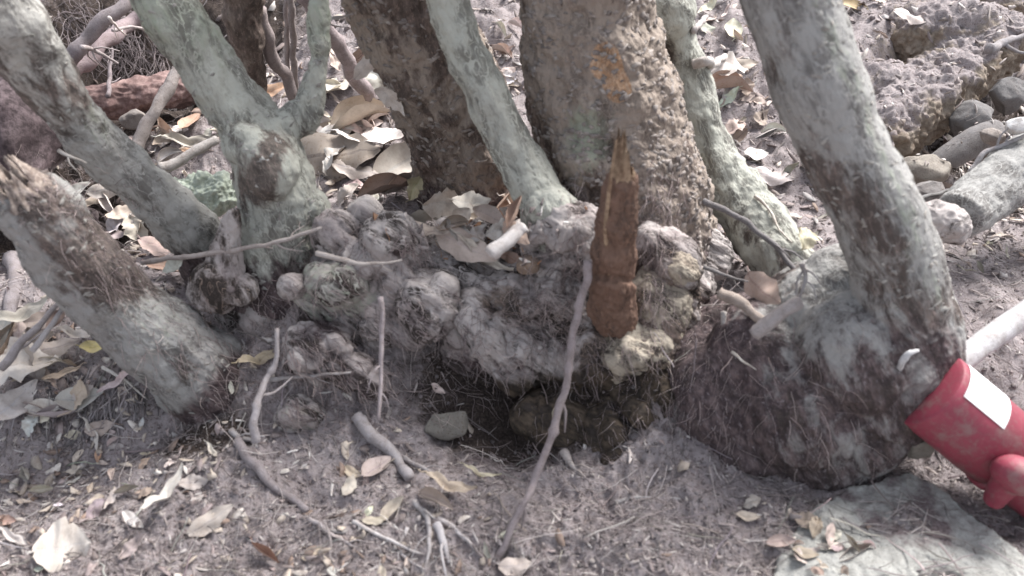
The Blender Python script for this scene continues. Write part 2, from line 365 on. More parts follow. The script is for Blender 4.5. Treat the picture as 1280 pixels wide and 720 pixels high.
# B: lichened stem with fork
tB = tree('pale green lichened trunk with a forked side branch and dark bark wound', P(345, 340, 1.38))
V, N, Q = body([tube(PR((70, -420, 1.55, 36), (130, -200, 1.52, 40), (190, -30, 1.5, 36), (238, 50, 1.48, 36), (284, 120, 1.46, 36), (318, 165, 1.44, 40), (345, 225, 1.41, 47), (350, 300, 1.38, 50), (350, 370, 1.36, 64)), 24),
    tube(PR((325, 190, 1.42, 30), (358, 158, 1.45, 21), (384, 136, 1.47, 19), (396, 90, 1.48, 14), (400, 0, 1.5, 11), (405, -150, 1.52, 10)), 14), EL(334, 205, 1.37, 34, 38, 48, .5), EL(378, 265, 1.40, 34), EL(330, 320, 1.38, 42), EL(400, 300, 1.40, 35), EL(310, 180, 1.39, 30)], .0032, P(345, 300, 1.4)-P(190, -30, 1.5), lump=.009)
bx, by = pxof(V); wound = np.exp(-(((bx-330)*.85+(by-212)*.5)/32)**2-((-(bx-330)*.5+(by-212)*.85)/52)**2)*1.3
B_mesh = (V, N, Q); part('trunk', V, Q, M['bark_green'], tB, attrs={'rough': patch(V, wound+.5*blob(V, 350, 335, 1.35, 50), .3), 'soil': .85*sm(by, 300, 370), 'green': .6*sm(-by, -180, -20)}); add_bvh(V, Q)
# C: frayed leaning stump
tC = thing('stump', 'thick frayed cut stump leaning out of the litter at the left edge', 'stump', P(260, 480, 1.2))
V, N, Q = body([tube(PR((28, 238, 1.16, 40), (52, 268, 1.17, 47), (95, 325, 1.18, 48), (150, 385, 1.2, 48), (212, 435, 1.2, 52), (265, 478, 1.22, 58), (315, 515, 1.25, 62)), 26, k=5)], .0032, P(215, 435, 1.2)-P(40, 260, 1.16), lump=.009, groove=.0028, st=.18)
cx, cy = pxof(V); fr = .75*np.exp(-((cx-150)/55)**2-((cy-330)/55)**2)+.9*np.exp(-((cx-35)/60)**2-((cy-255)/60)**2)+.8*np.exp(-((cx-100)/45)**2-((cy-290)/50)**2)
C_mesh = (V, N, Q); part('trunk', V, Q, M['bark_grey'], tC, attrs={'rough': patch(V, .62*fr+.15, .5), 'soil': .9*sm(cx+cy, 680, 780), 'green': .45*blob(V, 200, 400, 1.15, 90)}); add_bvh(V, Q)
cT = P(34, 246, 1.16); axT = P(10, 216, 1.155)-cT; kT = dep(cT)/F; hs_ = [kT*(10+46*abs(noise(np.array([[j*.55, 3.3, 0]]))[0])**.8*1.3+rng.uniform(0, 14)) for j in range(44)]
v, f = jagged(cT, axT, 38*kT, hs_, wall=.6); part('torn_top', v, f, M['frayed'], tC)
v, f = jagged(cT, axT, 22*kT, [h*rng.uniform(.4, 1.3) for h in hs_[:26]], wall=.3); part('torn_heartwood', v, f, M['frayed'], tC)
# D: rough dark trunk behind
tD = tree('rough dark brown trunk rising behind the smooth leaning stem, left of centre', P(600, 260, 1.8))
V, N, Q = body([tube(PR((380, -300, 1.62, 62), (440, -140, 1.66, 66), (492, -20, 1.7, 66), (532, 60, 1.73, 69), (566, 130, 1.76, 68), (585, 200, 1.78, 66), (600, 270, 1.8, 78), (610, 320, 1.8, 90)), 24)], .004, P(600, 270, 1.8)-P(490, -20, 1.7), lump=.014, groove=.004, fine=.002, st=.55)
part('trunk', V, Q, M['bark_rough'], tD, attrs={'rough': patch(V, .4, .8, 9), 'soil': .7*sm(pxof(V)[1], 200, 260)}); add_bvh(V, Q); D_mesh = (V, N, Q)
# F: big central tree, with root mass, smooth stem, burls and broken stub
tF = tree('thick flaking trunk at the centre rising from a knotted mass of burls', P(790, 400, 1.35))
V, N, Q = body([tube(PR((650, -420, 1.6, 72), (700, -180, 1.57, 76), (730, -40, 1.55, 80), (738, 50, 1.53, 84), (756, 140, 1.51, 92), (775, 215, 1.48, 98), (790, 290, 1.45, 98), (800, 380, 1.42, 90)), 28), EL(735, 195, 1.40, 42, 30, 50)], .0036, P(790, 290, 1.45)-P(730, -40, 1.55), lump=.013, groove=.0034, fine=.0018, st=.8)
fx, fy = pxof(V); peel = 1.1*np.exp(-((fx-757)/22)**2-((fy-78)/26)**2)+1.0*np.exp(-((fx-774)/17)**2-((fy-112)/18)**2)
part('trunk', V, Q, M['bark_rough'], tF, attrs={'rough': patch(V, .2, .8, 9), 'peel': peel*(N[:, 1] < .3), 'soil': .5*sm(fy, 230, 300), 'green': .8*np.exp(-((fx-735)/40)**2-((fy-170)/55)**2)}); add_bvh(V, Q); F_mesh = (V, N, Q)
V, N, Q = body([tube(PR((500, -420, 1.5, 20), (535, -170, 1.48, 21), (556, -20, 1.45, 25), (573, 40, 1.43, 26), (594, 90, 1.41, 26), (622, 150, 1.38, 27), (656, 213, 1.35, 29), (690, 265, 1.32, 33), (712, 310, 1.31, 42)), 20), EL(690, 268, 1.30, 38)], .003, P(690, 270, 1.3)-P(560, -20, 1.45), lump=.008)
part('leaning_stem', V, Q, M['bark_green'], tF, attrs={'rough': patch(V, .5*blob(V, 607, 122, 1.38, 20)+.3*sm(pxof(V)[1], 250, 300), .3)}); add_bvh(V, Q)
mass = [EL(790, 345, 1.36, 74, 60), EL(798, 400, 1.30, 66, 60), EL(700, 318, 1.31, 42), EL(705, 365, 1.28, 50), EL(650, 385, 1.30, 58), EL(560, 370, 1.33, 50), EL(600, 420, 1.28, 50),
    EL(740, 430, 1.24, 58), EL(790, 470, 1.24, 52), EL(760, 540, 1.13, 46), EL(700, 530, 1.14, 42), EL(810, 500, 1.17, 55), EL(775, 575, 1.07, 26), EL(720, 500, 1.22, 58), EL(560, 345, 1.38, 60), EL(500, 330, 1.35, 44), EL(440, 320, 1.38, 42),
    EL(480, 380, 1.30, 46), EL(640, 430, 1.24, 48), EL(700, 440, 1.25, 46), EL(850, 360, 1.36, 40), EL(840, 440, 1.30, 40), EL(810, 530, 1.22, 50), EL(870, 500, 1.25, 60), EL(610, 350, 1.42, 70), EL(430, 350, 1.36, 50),
    EL(420, 420, 1.28, 55), EL(370, 450, 1.30, 55), EL(690, 470, 1.30, 70), EL(600, 460, 1.36, 60), EL(520, 430, 1.36, 60), EL(870, 320, 1.42, 40), EL(880, 420, 1.34, 50), EL(330, 400, 1.34, 50),
    tube(PR((592, 370, 1.25, 12), (588, 400, 1.22, 14), (610, 432, 1.20, 15), (650, 440, 1.19, 16)), 12),
    tube(PR((820, 300, 1.30, 26), (846, 340, 1.26, 24), (852, 400, 1.24, 22), (835, 450, 1.22, 24), (800, 480, 1.2, 22)), 12),
    tube(PR((660, 300, 1.27, 16), (690, 278, 1.26, 16), (725, 275, 1.28, 18), (745, 300, 1.28, 18)), 12)]
mass += [EL(420, 293, 1.33, 27, 27, 27), EL(455, 330, 1.30, 36, 36, 24), EL(457, 268, 1.37, 17, 17, 16), EL(466, 408, 1.22, 13, 13, 13), EL(468, 480, 1.16, 19, 19, 21), EL(498, 350, 1.28, 26, 26, 26), EL(440, 462, 1.17, 24, 24, 20), EL(380, 455, 1.19, 24, 24, 18), EL(400, 430, 1.2, 38, 38, 30), EL(845, 330, 1.26, 22, 22, 26), EL(858, 372, 1.25, 17, 17, 18), EL(812, 303, 1.29, 20, 20, 20), EL(710, 290, 1.27, 34, 34, 26), EL(640, 470, 1.18, 22, 22, 22), EL(765, 462, 1.17, 14, 14, 14), EL(820, 420, 1.2, 30, 30, 36), EL(740, 310, 1.25, 20, 20, 26), EL(670, 520, 1.14, 26, 26, 20)]
AX[0] = np.array([.75, 0, -.65]); AX[1] = .24
V, N, Q = remesh(mass, .006, 14); pre = BVHTree.FromPolygons([Vector(v) for v in V], Q.tolist())
for k in range(95):                                                  # woody folds and strands running over the mass
    px, py = (rng.uniform(490, 850), rng.uniform(330, 500)) if k % 3 else (rng.uniform(360, 500), rng.uniform(290, 470)); a = math.radians(rng.normal(-48, 26)); L = rng.uniform(35, 110); r0 = rng.uniform(6, 15); rows = []
    for i in range(6):
        h = pre.ray_cast(Vector(CAM), Vector(ray(px, py)).normalized())
        if h[0] is None: break
        q = np.array(h[0]); nn = np.array(h[1]); rk = r0*(1-.5*abs(i-2.5)/2.5)*dep(q)/F; rows.append([*(q+nn*rk*rng.uniform(-.25, .35)), rk]); a += rng.normal(0, .38); px += L/5*math.cos(a); py -= L/5*math.sin(a)
    if len(rows) >= 4 and max(np.linalg.norm(np.diff(np.array(rows)[:, :3], axis=0), axis=1)) < .06: mass.append(tube(rows, 10))
V, N, Q = remesh(mass, .0030, 14)
wq = V+.02*np.stack([noise(V*14), noise(V*14+40), noise(V*14+80)], 1)
d = .015*fbm(V, 13, 3)+.006*ridge(stretch(wq, (.75, 0, -.65), .35), 22, 2)+.003*ridge(stretch(wq, (.75, 0, -.65), .25), 60, 3)+.0016*fbm(V, 170, 2); V = V+N*d[:, None]; mx, my = pxof(V); fold = sm(-d, -.004, .012)  # fold: sunken parts of the mass, coloured darker for contrast
tan = 1.0*np.exp(-((mx-810)/60)**2-((my-400)/75)**2)
part('root_mass', V, Q, M['burl'], tF, attrs={'rot': 1.1*sm(my+.12*(mx-650), 445, 500)*sm(mx, 470, 520)*(1-sm(mx, 830, 880)), 'rough': tan+.9*np.exp(-((mx-770)/70)**2-((my-520)/90)**2)+.9*blob(V, 625, 375, 1.22, 28)+.15, 'soil': .55*fold+.60*np.exp(-((mx-560)/260)**2-((my-480)/55)**2)+.45*np.exp(-((mx-390)/60)**2-((my-400)/60)**2), 'green': .7*np.exp(-((mx-430)/50)**2-((my-370)/40)**2)+.8*np.exp(-((mx-700)/110)**2-((my-510)/50)**2)*.6}); add_bvh(V, Q)  # rot: shade under the overhang painted into the colour, with damp stain
def burl(px, py, yy, r, rz=None, tilt=0, dents=(), par=None, mat='burl', soil=.15, green=.1, rough=.1, name='burl'):
    V, N, Q = remesh([EL(px, py, yy, r, r, (rz or r)*.9, tilt), EL(px+r*.45, py+(rz or r)*.25, yy+.01, r*.70), EL(px-r*.38, py+(rz or r)*.35, yy+.01, r*.75), EL(px+rng.uniform(-.3, .3)*r, py-(rz or r)*.35, yy, r*.6)], .0026 if r > 25 else .0018, 6)
    k = r/60; off = rng.normal(size=3)*5
    d = .022*k*fbm(V+off, 13/k**.5, 3)+.0028*k**.5*ridge(stretch(V+off, (.7, 0, -.7), .4), 42/k**.4, 3)+.0012*fbm(V, 180, 2)
    V = V+N*d[:, None]
    fold = sm(-d, -.2*np.std(d), 1.8*np.std(d))  # creases of the burl get a darker colour
    for (dx, dy, dr) in dents: V = V-N*(.014*k*blob(V, px+dx, py+dy, yy-r*1.2/F, dr, 1.5))[:, None]
    o = part(name, V, Q, M[mat], par or tF, attrs={'rough': np.full(len(V), rough), 'soil': soil+.45*fold, 'green': np.full(len(V), green)}); add_bvh(V, Q); return o  # soil mask also darkens the creases
burl(536, 385, 1.24, 42, 48, .2, [(-4, 0, 12), (-32, 12, 9)], soil=.12)['label'] = 'pale burl with a dark round eye and a slit at its left edge'
burl(485, 300, 1.30, 38, 36, .3, soil=.2)['label'] = 'large lilac grey burl catching the light'
burl(425, 355, 1.26, 44, 30, .1, [(-8, -14, 6)], soil=.05, green=.55)['label'] = 'smooth grey green burl lying sideways'
burl(366, 356, 1.245, 17, 16, green=.3, soil=0)['label'] = 'small smooth egg shaped pale knob'
burl(375, 516, 1.12, 26, 13, .3, soil=.15, green=.4)
burl(822, 385, 1.235, 40, 66, -.1, mat='burl_tan', soil=.05, rough=.15)['label'] = 'pale tan burl wrapping the right side of the broken stub'
burl(792, 438, 1.17, 44, 30, .3, mat='burl_tan', soil=.1, rough=.3)['label'] = 'brown tan burl at the foot of the broken stub'
burl(850, 335, 1.24, 22, 26, .4, mat='burl_tan', soil=.0, rough=.0)
# broken stub
V, N, Q = body([tube(PR((780, 222, 1.14, 17), (777, 240, 1.14, 20), (770, 290, 1.14, 22.5), (766, 338, 1.15, 24), (765, 350, 1.15, 26), (767, 385, 1.17, 25), (772, 420, 1.21, 23)), 20, k=5)], .0022, (0, 0, 1), smooth=2, lump=.007, groove=.005, st=.3, fine=.002)
V = V+N*(-.008*np.exp(-((pxof(V)[1]-348-(pxof(V)[0]-765)*.12)/4)**2))[:, None]
stub = part('broken_stub', V, Q, M['stub'], tF, attrs={'rough': .35*np.ones(len(V))}); add_bvh(V, Q)
cS = P(777, 236, 1.14); kS = dep(cS)/F; axS = P(779, 180, 1.14)-cS
hs_ = [kS*(22+62*max(0, math.cos(2*math.pi*(j-6)/36))*rng.uniform(.45, 1.0)+rng.uniform(0, 12)) for j in range(36)]
v, f = jagged(cS, axS, 19.5*kS, hs_, lean=RT*kS*3, wall=.62); part('torn_wood', v, f, M['split_wood'], tF)
v, f = jagged(cS, axS, 11*kS, [kS*rng.uniform(30, 88)*(1 if j % 3 else .6) for j in range(16)], lean=-RT*kS*2, wall=.3); part('heartwood_spike', v, f, M['split_wood'], tF)
v, f = tube(PR((762, 345, 1.125, 2.5), (757, 290, 1.115, 3), (762, 235, 1.115, 2.5), (770, 175, 1.12, 1.2)), 6, 5); part('bark_shred', v, f, M['split_wood'], tF)
# G
tG = tree('slim pale trunk half hidden behind the thick central trunk', P(960, 330, 1.5))
V, N, Q = body([tube(PR((780, -330, 1.75, 24), (815, -120, 1.72, 26), (834, -20, 1.7, 24), (846, 40, 1.68, 23), (862, 105, 1.65, 25), (884, 180, 1.6, 28), (912, 235, 1.55, 32), (948, 285, 1.48, 35), (985, 335, 1.4, 38), (1010, 380, 1.36, 40)), 20), EL(925, 240, 1.54, 32), EL(835, 10, 1.68, 34, 30, 40)], .0034, P(950, 290, 1.5)-P(835, 0, 1.7), lump=.010)
gx, gy = pxof(V); part('trunk', V, Q, M['bark_green'], tG, attrs={'soil': .6*sm(gy, 290, 370), 'rough': .7*np.exp(-((gx-835)/18)**2-((gy-75)/22)**2)+.35*sm(gy, 240, 300)}); add_bvh(V, Q)
# H: big right tree with its flare
tH = tree('big smooth grey trunk at the right swelling into a broad root flare', P(1060, 560, 1.05))
Hp = [tube(PR((800, -480, 1.32, 56), (890, -240, 1.26, 58), (960, -80, 1.22, 60), (992, 10, 1.2, 55), (1020, 100, 1.18, 54), (1064, 200, 1.15, 51), (1094, 260, 1.13, 52), (1118, 320, 1.12, 55), (1130, 380, 1.11, 61), (1126, 440, 1.1, 69), (1085, 500, 1.09, 78)), 32, k=5),
    EL(1120, 440, 1.12, 76, 70), EL(1085, 480, 1.12, 84, 70), EL(1010, 450, 1.18, 95, 80), EL(1010, 380, 1.22, 55), EL(1050, 345, 1.21, 42), EL(940, 480, 1.2, 85, 70), EL(1050, 540, 1.08, 66, 60), EL(985, 545, 1.1, 62, 55),
    EL(1035, 575, 1.04, 42, 40), EL(900, 540, 1.16, 60), EL(905, 430, 1.28, 60), EL(960, 420, 1.25, 60), EL(860, 520, 1.2, 50), EL(1150, 470, 1.1, 42),
    EL(1020, 400, 1.17, 70, 60), EL(1045, 365, 1.19, 50, 50), EL(965, 450, 1.14, 82, 66), EL(905, 490, 1.13, 72, 62), EL(1065, 440, 1.10, 84, 76), EL(1080, 530, 1.06, 60, 54), EL(1000, 500, 1.09, 90, 80), EL(940, 545, 1.08, 60, 46), EL(1020, 560, 1.05, 56, 50), EL(870, 560, 1.12, 50, 40), EL(1120, 500, 1.09, 56, 50),
    tube(PR((960, 480, 1.10, 34), (900, 510, 1.09, 28), (860, 535, 1.10, 22), (835, 550, 1.12, 16)), 12), EL(985, 575, 1.05, 46, 34), EL(930, 575, 1.07, 42, 30), EL(1050, 590, 1.04, 36, 28), EL(880, 560, 1.1, 44, 30), tube(PR((900, 400, 1.24, 26), (860, 450, 1.18, 28), (840, 510, 1.12, 22), (825, 560, 1.06, 12)), 12)]
AX[0] = P(1094, 260, 1.13)-P(994, 10, 1.2); AX[1] = .34; V, N, Q = remesh(Hp, .0034, 12); hx, hy = pxof(V); low = sm(hy-.35*(hx-1100), 330, 420)
d = (.006+.002*low)*fbm(V, 11, 3)+(.0008+.0030*low)*ridge(stretch(V+.015*np.stack([noise(V*12), noise(V*12+9), noise(V*12+31)], 1), (.65, 0, .65), .3), 38, 3)+.0012*fbm(V, 180, 2); V = V+N*d[:, None]; foldH = low*sm(-d, -.002, .008)  # foldH: sunken parts of the foot, coloured darker
part('trunk', V, Q, M['bark_grey'], tH, attrs={'rough': patch(V, .12+.38*np.exp(-((hx-1000-.42*(hy-130))/36)**2)*(1-low), .75, 6)+.4*np.exp(-((hx-1120)/70)**2-((hy-410)/60)**2), 'rot': .22*low*sm(hy, 400, 500), 'soil': .60*low+.30*foldH-.5*np.exp(-((hx-1010)/60)**2-((hy-385)/50)**2)+.35*np.exp(-((hx-890)/70)**2), 'green': .5*np.exp(-((hx-1075-.40*(hy-130))/26)**2)*(1-low)}); add_bvh(V, Q); H_mesh = (V, N, Q)  # soil and rot also paint shade on the foot; left shoulder paler as sunlit
v, f = tube(PR((1124, 464, 1.015, 3), (1128, 452, 1.0, 4.5), (1136, 442, .998, 4), (1148, 438, 1.005, 2)), 8, wob=.08); part('white_nub', v, f, M['pale_pole'], tH)
# small dark stem behind B, top
tS = thing('tree', 'short dark brown stem dropping from the top edge behind the lichened trunk', 'tree', P(312, 95, 1.75))
V, N, Q = body([tube(PR((285, -260, 1.72, 24), (300, -80, 1.72, 24), (304, 0, 1.73, 24), (306, 40, 1.74, 22), (312, 70, 1.76, 15), (322, 140, 1.85, 12)), 14)], .004, (0, 0, 1), lump=.01, groove=.003)
part('trunk', V, Q, M['bark_rough'], tS, attrs={'rough': np.full(len(V), .8)}); add_bvh(V, Q)

# broken earth bank at the upper right
V, N, Q = remesh([EL(1062, 190, 1.9, 50, 40, 34), EL(1098, 172, 1.96, 46, 50, 40), EL(1130, 146, 2.06, 46, 60, 42), EL(1160, 120, 2.18, 50, 60, 40), EL(1186, 92, 2.3, 52, 60, 42), EL(1212, 60, 2.45, 56, 60, 44), EL(1240, 22, 2.65, 60, 60, 46), EL(1275, -20, 2.9, 70, 60, 50), EL(1145, 135, 2.1, 46, 60, 42), EL(1172, 108, 2.22, 48, 60, 42), EL(1200, 76, 2.38, 52, 60, 42), EL(1115, 160, 2.0, 44, 50, 40), EL(1100, 130, 2.2, 70, 80, 40), EL(1160, 60, 2.45, 80, 80, 46)], .0045, 30)
wq = V+.03*np.stack([noise(V*9), noise(V*9+40), noise(V*9+80)], 1); V = V+N*(.026*fbm(V, 6, 2)+.011*ridge(wq, 17, 3)+.009*fbm(V, 40, 3)+.003*fbm(V, 120, 2))[:, None]
tag(link('earth_bank', mk_mesh('earth_bank', V, Q, {'clay': np.clip(1.0-.85*N[:, 2]+.35*fbm(V, 9, 2), 0, 1)}), M['soil']), 'rough brown earth bank breaking down to the gully at the upper right', kind='structure'); add_bvh(V, Q)
# bark flakes standing proud of the two rough trunks
def quadpts(Vb, Nb, Qb, n, fn=None):
    a = Vb[Qb[:, 0]]; keep = np.arange(len(Qb))
    if fn is not None: keep = keep[fn(Vb[Qb].mean(1), Nb[Qb[:, 0]])]
    pick = rng.choice(keep, n); return Vb[Qb[pick]].mean(1), Nb[Qb[pick, 0]]
def frames(N, yaw, tilt=None, ref=None):
    ref = np.array([0, 0, 1.0]) if ref is None else ref
    a = np.cross(np.broadcast_to(ref, N.shape), N); l = np.linalg.norm(a, axis=1); a[l < 1e-3] = (1, 0, 0); a /= np.linalg.norm(a, axis=1)[:, None]
    b = np.cross(N, a); c, s = np.cos(yaw)[:, None], np.sin(yaw)[:, None]; x = a*c+b*s; y = -a*s+b*c; n = N
    if tilt is not None:
        ct, st_ = np.cos(tilt)[:, None], np.sin(tilt)[:, None]; y, n = y*ct+n*st_, n*ct-y*st_
    return np.stack([x, y, n], 2)   # columns
def batch(tmpls, pos, R, S, C, jit=0.0):
    """many copies of small shapes in one mesh: tmpls list of (V, [F]); returns V, Fs, col"""
    Vs = []; Cs = []; FQ = []; FT = []; off = 0; which = rng.integers(len(tmpls), size=len(pos))
    for k, (tv, tf) in enumerate(tmpls):
        m = which == k; n = int(m.sum())
        if not n: continue
        v = np.einsum('nij,nkj->nki', R[m], tv[None]*S[m][:, None, :])+pos[m][:, None, :]; nv = len(tv)
        Vs.append(v.reshape(-1, 3)); Cs.append(np.repeat(C[m], nv, axis=0))
        for f in tf:
            if len(f): (FQ if f.shape[1] == 4 else FT).append((f[None]+(np.arange(n)*nv)[:, None, None]+off).reshape(-1, f.shape[1]))
        off += n*nv
    return np.vstack(Vs), [np.vstack(x) for x in (FQ, FT) if x], np.vstack(Cs)
def flake_t():
    n = 7; a = np.sort(rng.uniform(0, 2*math.pi, n)); r = rng.uniform(.6, 1, n)
    top = np.stack([np.cos(a)*r*.5, np.sin(a)*r*.32, .10+.05*rng.normal(size=n)], 1); bot = top*[1.1, 1.1, 0]-[0, 0, .12]; cen = np.array([[0, 0, .16]])
    V = np.vstack([top, bot, cen]); T = [[2*n, i, (i+1) % n] for i in range(n)]; Qd = [[i, i+n, (i+1) % n+n, (i+1) % n] for i in range(n)]
    return V, [np.array(Qd), np.array(T)]
FT_ = [flake_t() for _ in range(10)]
def shade(cols, n, v=.25):
    c = np.array(cols)[rng.integers(len(cols), size=n)]; return np.clip(c*rng.uniform(1-v, 1+v, (n, 1)), 0, 1)
for tr, (Vb, Nb, Qb), n, pal in ((tF, F_mesh, 3000, 0), (tD, D_mesh, 1600, 0), (tH, H_mesh, 420, 2), (tA, A_mesh, 220, 1), (tB, B_mesh, 220, 1), (tC, C_mesh, 260, 1)):
    p, nn = quadpts(Vb, Nb, Qb, n, (lambda c, N_: (N_[:, 1] < .5) & (c[:, 2] > .22)) if pal == 2 else (lambda c, N_: N_[:, 1] < .5)); S = np.stack([rng.uniform(.008, .030, n), rng.uniform(.008, .022, n), rng.uniform(.006, .018, n)], 1)
    if pal: S = S*[.8, .8, .35]
    v, f, c = batch(FT_, p, frames(nn, rng.normal(0, .45, n), rng.uniform(-.1, .35, n)), S, shade([(.20, .165, .145), (.25, .21, .185), (.17, .14, .125), (.30, .26, .23)] if not pal else [(.27, .265, .24), (.22, .21, .19), (.31, .305, .28)], n))
    o = part('bark_flake', v, f, M['bits'], tr, smooth=False, col=c); o['kind'] = 'stuff'
# ------------------------------------------------------------------ surface queries
BVH = BVHTree.FromPolygons([Vector(v) for v in np.vstack(BV)], BF)
def S(px, py):
    d = Vector(ray(px, py)).normalized(); h = BVH.ray_cast(Vector(CAM), d)
    return np.array(h[0]), np.array(h[1] if h[1].dot(d) < 0 else -h[1])
def seen(p):
    d = Vector(p)-Vector(CAM); L = d.length; h = BVH.ray_cast(Vector(CAM), d/L); return h[0] is None or h[3] > L-.02
def down(x, y, z0=3):
    h = BVH.ray_cast(Vector((x, y, z0)), Vector((0, 0, -1))); return (np.array(h[0]), np.array(h[1])) if h[0] is not None else None
def gn(x, y):
    e = .012; zx = (ground_z(x+e, y, False)-ground_z(x-e, y, False))/(2*e); zy = (ground_z(x, y+e, False)-ground_z(x, y-e, False))/(2*e)
    n = np.stack([-zx, -zy, np.ones_like(zx)], -1); return n/np.linalg.norm(n, axis=1)[:, None]

# ------------------------------------------------------------------ leaves
def leaf_mesh(name, nx=14, ny=8, wid=.42, curl=.3, fold=.35, roll=0, rag=.0, seed=0, tip=1.0):
    r = np.random.default_rng(seed); V = []; UV = []
    ph = r.uniform(0, 6)
    for i in range(nx+1):
        t = i/nx; w = wid*.5*(math.sin(math.pi*min(max(t, .02), .985)**.85)**.75)*(1+rag*r.normal()); 
        for j in range(ny+1):
            s = j/ny*2-1; yy = s*w; zz = fold*abs(yy)*(1-roll)+curl*((t-.5)**2-.1)+.02*math.sin(9*t+ph+3*s)+rag*.06*r.normal()
            if roll: a = s*roll*2.2; yy = w*math.sin(a)/max(a/s if s else 1, .5)*(1 if s else 0) if s else 0; zz = .8*w*(1-math.cos(a))+curl*((t-.5)**2-.1)
            V.append((t-.5+ (rag*.03*r.normal()), yy+.05*math.sin(3*t+ph), zz)); UV.append((t, (s+1)/2))
    Q = [[i*(ny+1)+j, (i+1)*(ny+1)+j, (i+1)*(ny+1)+j+1, i*(ny+1)+j+1] for i in range(nx) for j in range(ny)]
    V = np.array(V); cr_ = .05+rag*.5; V = V+cr_*np.stack([.5*noise(V*3.1+seed*7), .7*noise(V*2.7+seed*7+50), 1.2*noise(V*2.4+seed*7+90)+.6*noise(V*6+seed)], 1)
    V[:, 2] -= V[:, 2].min()
    # a short stalk on the same leaf
    v, f = tube([(-.47, V[:ny+1, 1].mean(), V[ny//2, 2]+.004, .010), (-.56, .02, V[ny//2, 2]+.02, .008), (-.64, .05, V[ny//2, 2]+.01, .007)], 4, 1)
    nV = len(V); V = np.vstack([V, v]); UV = np.vstack([UV, np.full((len(v), 2), .5)])
    me = mk_mesh(name, V, [np.vstack([np.array(Q), f[0]+nV]), f[1]+nV], uv=UV); me.materials.append(M['leaf']); return me
LM = [leaf_mesh('leaf', wid=.46, curl=.35, fold=.30, seed=1), leaf_mesh('leaf', wid=.40, curl=-.4, fold=.45, seed=2), leaf_mesh('leaf', wid=.52, curl=.7, fold=.2, seed=3, rag=.08),
      leaf_mesh('leaf', wid=.55, curl=.25, fold=.3, roll=.5, seed=4), leaf_mesh('leaf', wid=.6, curl=-.3, roll=.8, seed=5), leaf_mesh('leaf', wid=.36, curl=1.0, fold=.5, seed=6, rag=.12),
      leaf_mesh('leaf', wid=.44, curl=.15, fold=-.35, seed=7, rag=.05), leaf_mesh('leaf', wid=.13, curl=.7, fold=.6, seed=8, rag=.1), leaf_mesh('leaf', wid=.62, curl=-.6, fold=.35, seed=9, rag=.16), leaf_mesh('leaf', wid=.5, curl=.9, roll=1.0, seed=10)]
def orient(n, ang, tilt=0, roll=0):
    """frame whose x runs along the screen angle ang (degrees, 0 = right, 90 = up) within the surface"""
    a = math.radians(ang); t = RT*math.cos(a)+UP*math.sin(a); x = t-n*np.dot(t, n)
    if np.linalg.norm(x) < .1: x = np.cross(n, RT)
    x /= np.linalg.norm(x); y = np.cross(n, x); Mx = Matrix((x, y, n)).transposed()
    return Mx.to_4x4() @ Matrix.Rotation(math.radians(tilt), 4, 'Y') @ Matrix.Rotation(math.radians(roll), 4, 'X')
def vary(c, v=.12): return tuple(min(1, max(0, x*(1+random.uniform(-v, v)))) for x in c)
def leaf(px, py, L, ang, col, m, label, tilt=0, roll=0, lift=0, w=1.0, cat='leaf', name='dry_leaf', group=None):
    p, n = S(px, py); k = dep(p)/F*L*(.82 if py > 540 else 1); o = link(name, LM[m]); col = vary(tuple(c_*.85 for c_ in col), .05); n = n*.75+np.array([0, -.25, .5]); n /= np.linalg.norm(n)
    o.matrix_world = Matrix.Translation(Vector(p+n*(lift*k+.003))) @ orient(n, ang, tilt, roll) @ Matrix.Diagonal((k, k*w, k, 1))
    o.color = (*col, 1); return tag(o, label, cat, group)
TAN = (.52, .44, .36); PALE = (.70, .64, .58); WHITE = (.80, .77, .74); BRN = (.23, .145, .10); MAUVE = (.36, .28, .27); ORG = (.50, .235, .095); GREY = (.40, .37, .36); YEL = (.58, .53, .10); PINK = (.42, .25, .21)
leaf(456, 158, 88, 20, (.62, .52, .42), 4, 'broad pale tan curled leaf, largest of the pile left of the rough dark trunk', 0, -20, .05, 1.2)
leaf(478, 186, 95, 12, WHITE, 2, 'long cream white leaf with a ragged edge under the largest curled leaf', 10, -35, .12)
leaf(425, 195, 120, -8, (.30, .23, .18), 6, 'wide brown leaf shaded beneath the cream white leaf', 0, 10, .0, 1.3)
leaf(505, 212, 85, 30, (.62, .57, .56), 3, 'grey white glossy curled leaf low in the leaf pile', 0, 10, .06, 1.2)
leaf(482, 243, 70, 15, (.32, .21, .17), 4, 'dark brown rolled leaf with a pale rim at the foot of the leaf pile', 0, 0, .08)
leaf(522, 236, 34, 60, (.50, .48, .22), 8, 'small yellowish torn leaf at the foot of the rough dark trunk', 20, 0, .2)
leaf(419, 112, 52, 70, PALE, 0, 'upright cream leaf standing between the forked branch and a brown stick', 40, 0, .1, 1.2)
leaf(476, 104, 56, -55, WHITE, 8, 'bright white crumpled leaf beside the upper edge of the rough trunk', 20, 20, .1)
leaf(492, 125, 46, -40, WHITE, 2, 'small bright leaf just below the white crumpled leaf', 10, 30, .1)
leaf(462, 78, 50, 50, PALE, 6, 'pale leaf at the top of the pile beside the rough trunk', 10, 0, .05)
leaf(404, 165, 60, 10, (.36, .25, .17), 0, 'brown leaf tucked against the lichened trunk below its fork', 0, 20, .05)
leaf(445, 218, 60, -15, GREY, 6, 'flat grey leaf beside the base of the lichened trunk', 0, 0, .05)
leaf(500, 240, 60, 35, (.42, .33, .34), 9, 'mauve brown curled leaf beneath the glossy grey leaf', 0, 0, .1)
leaf(345, 116, 44, 10, ORG, 0, 'orange brown leaf in the fork of the lichened trunk', 0, 0, .1)
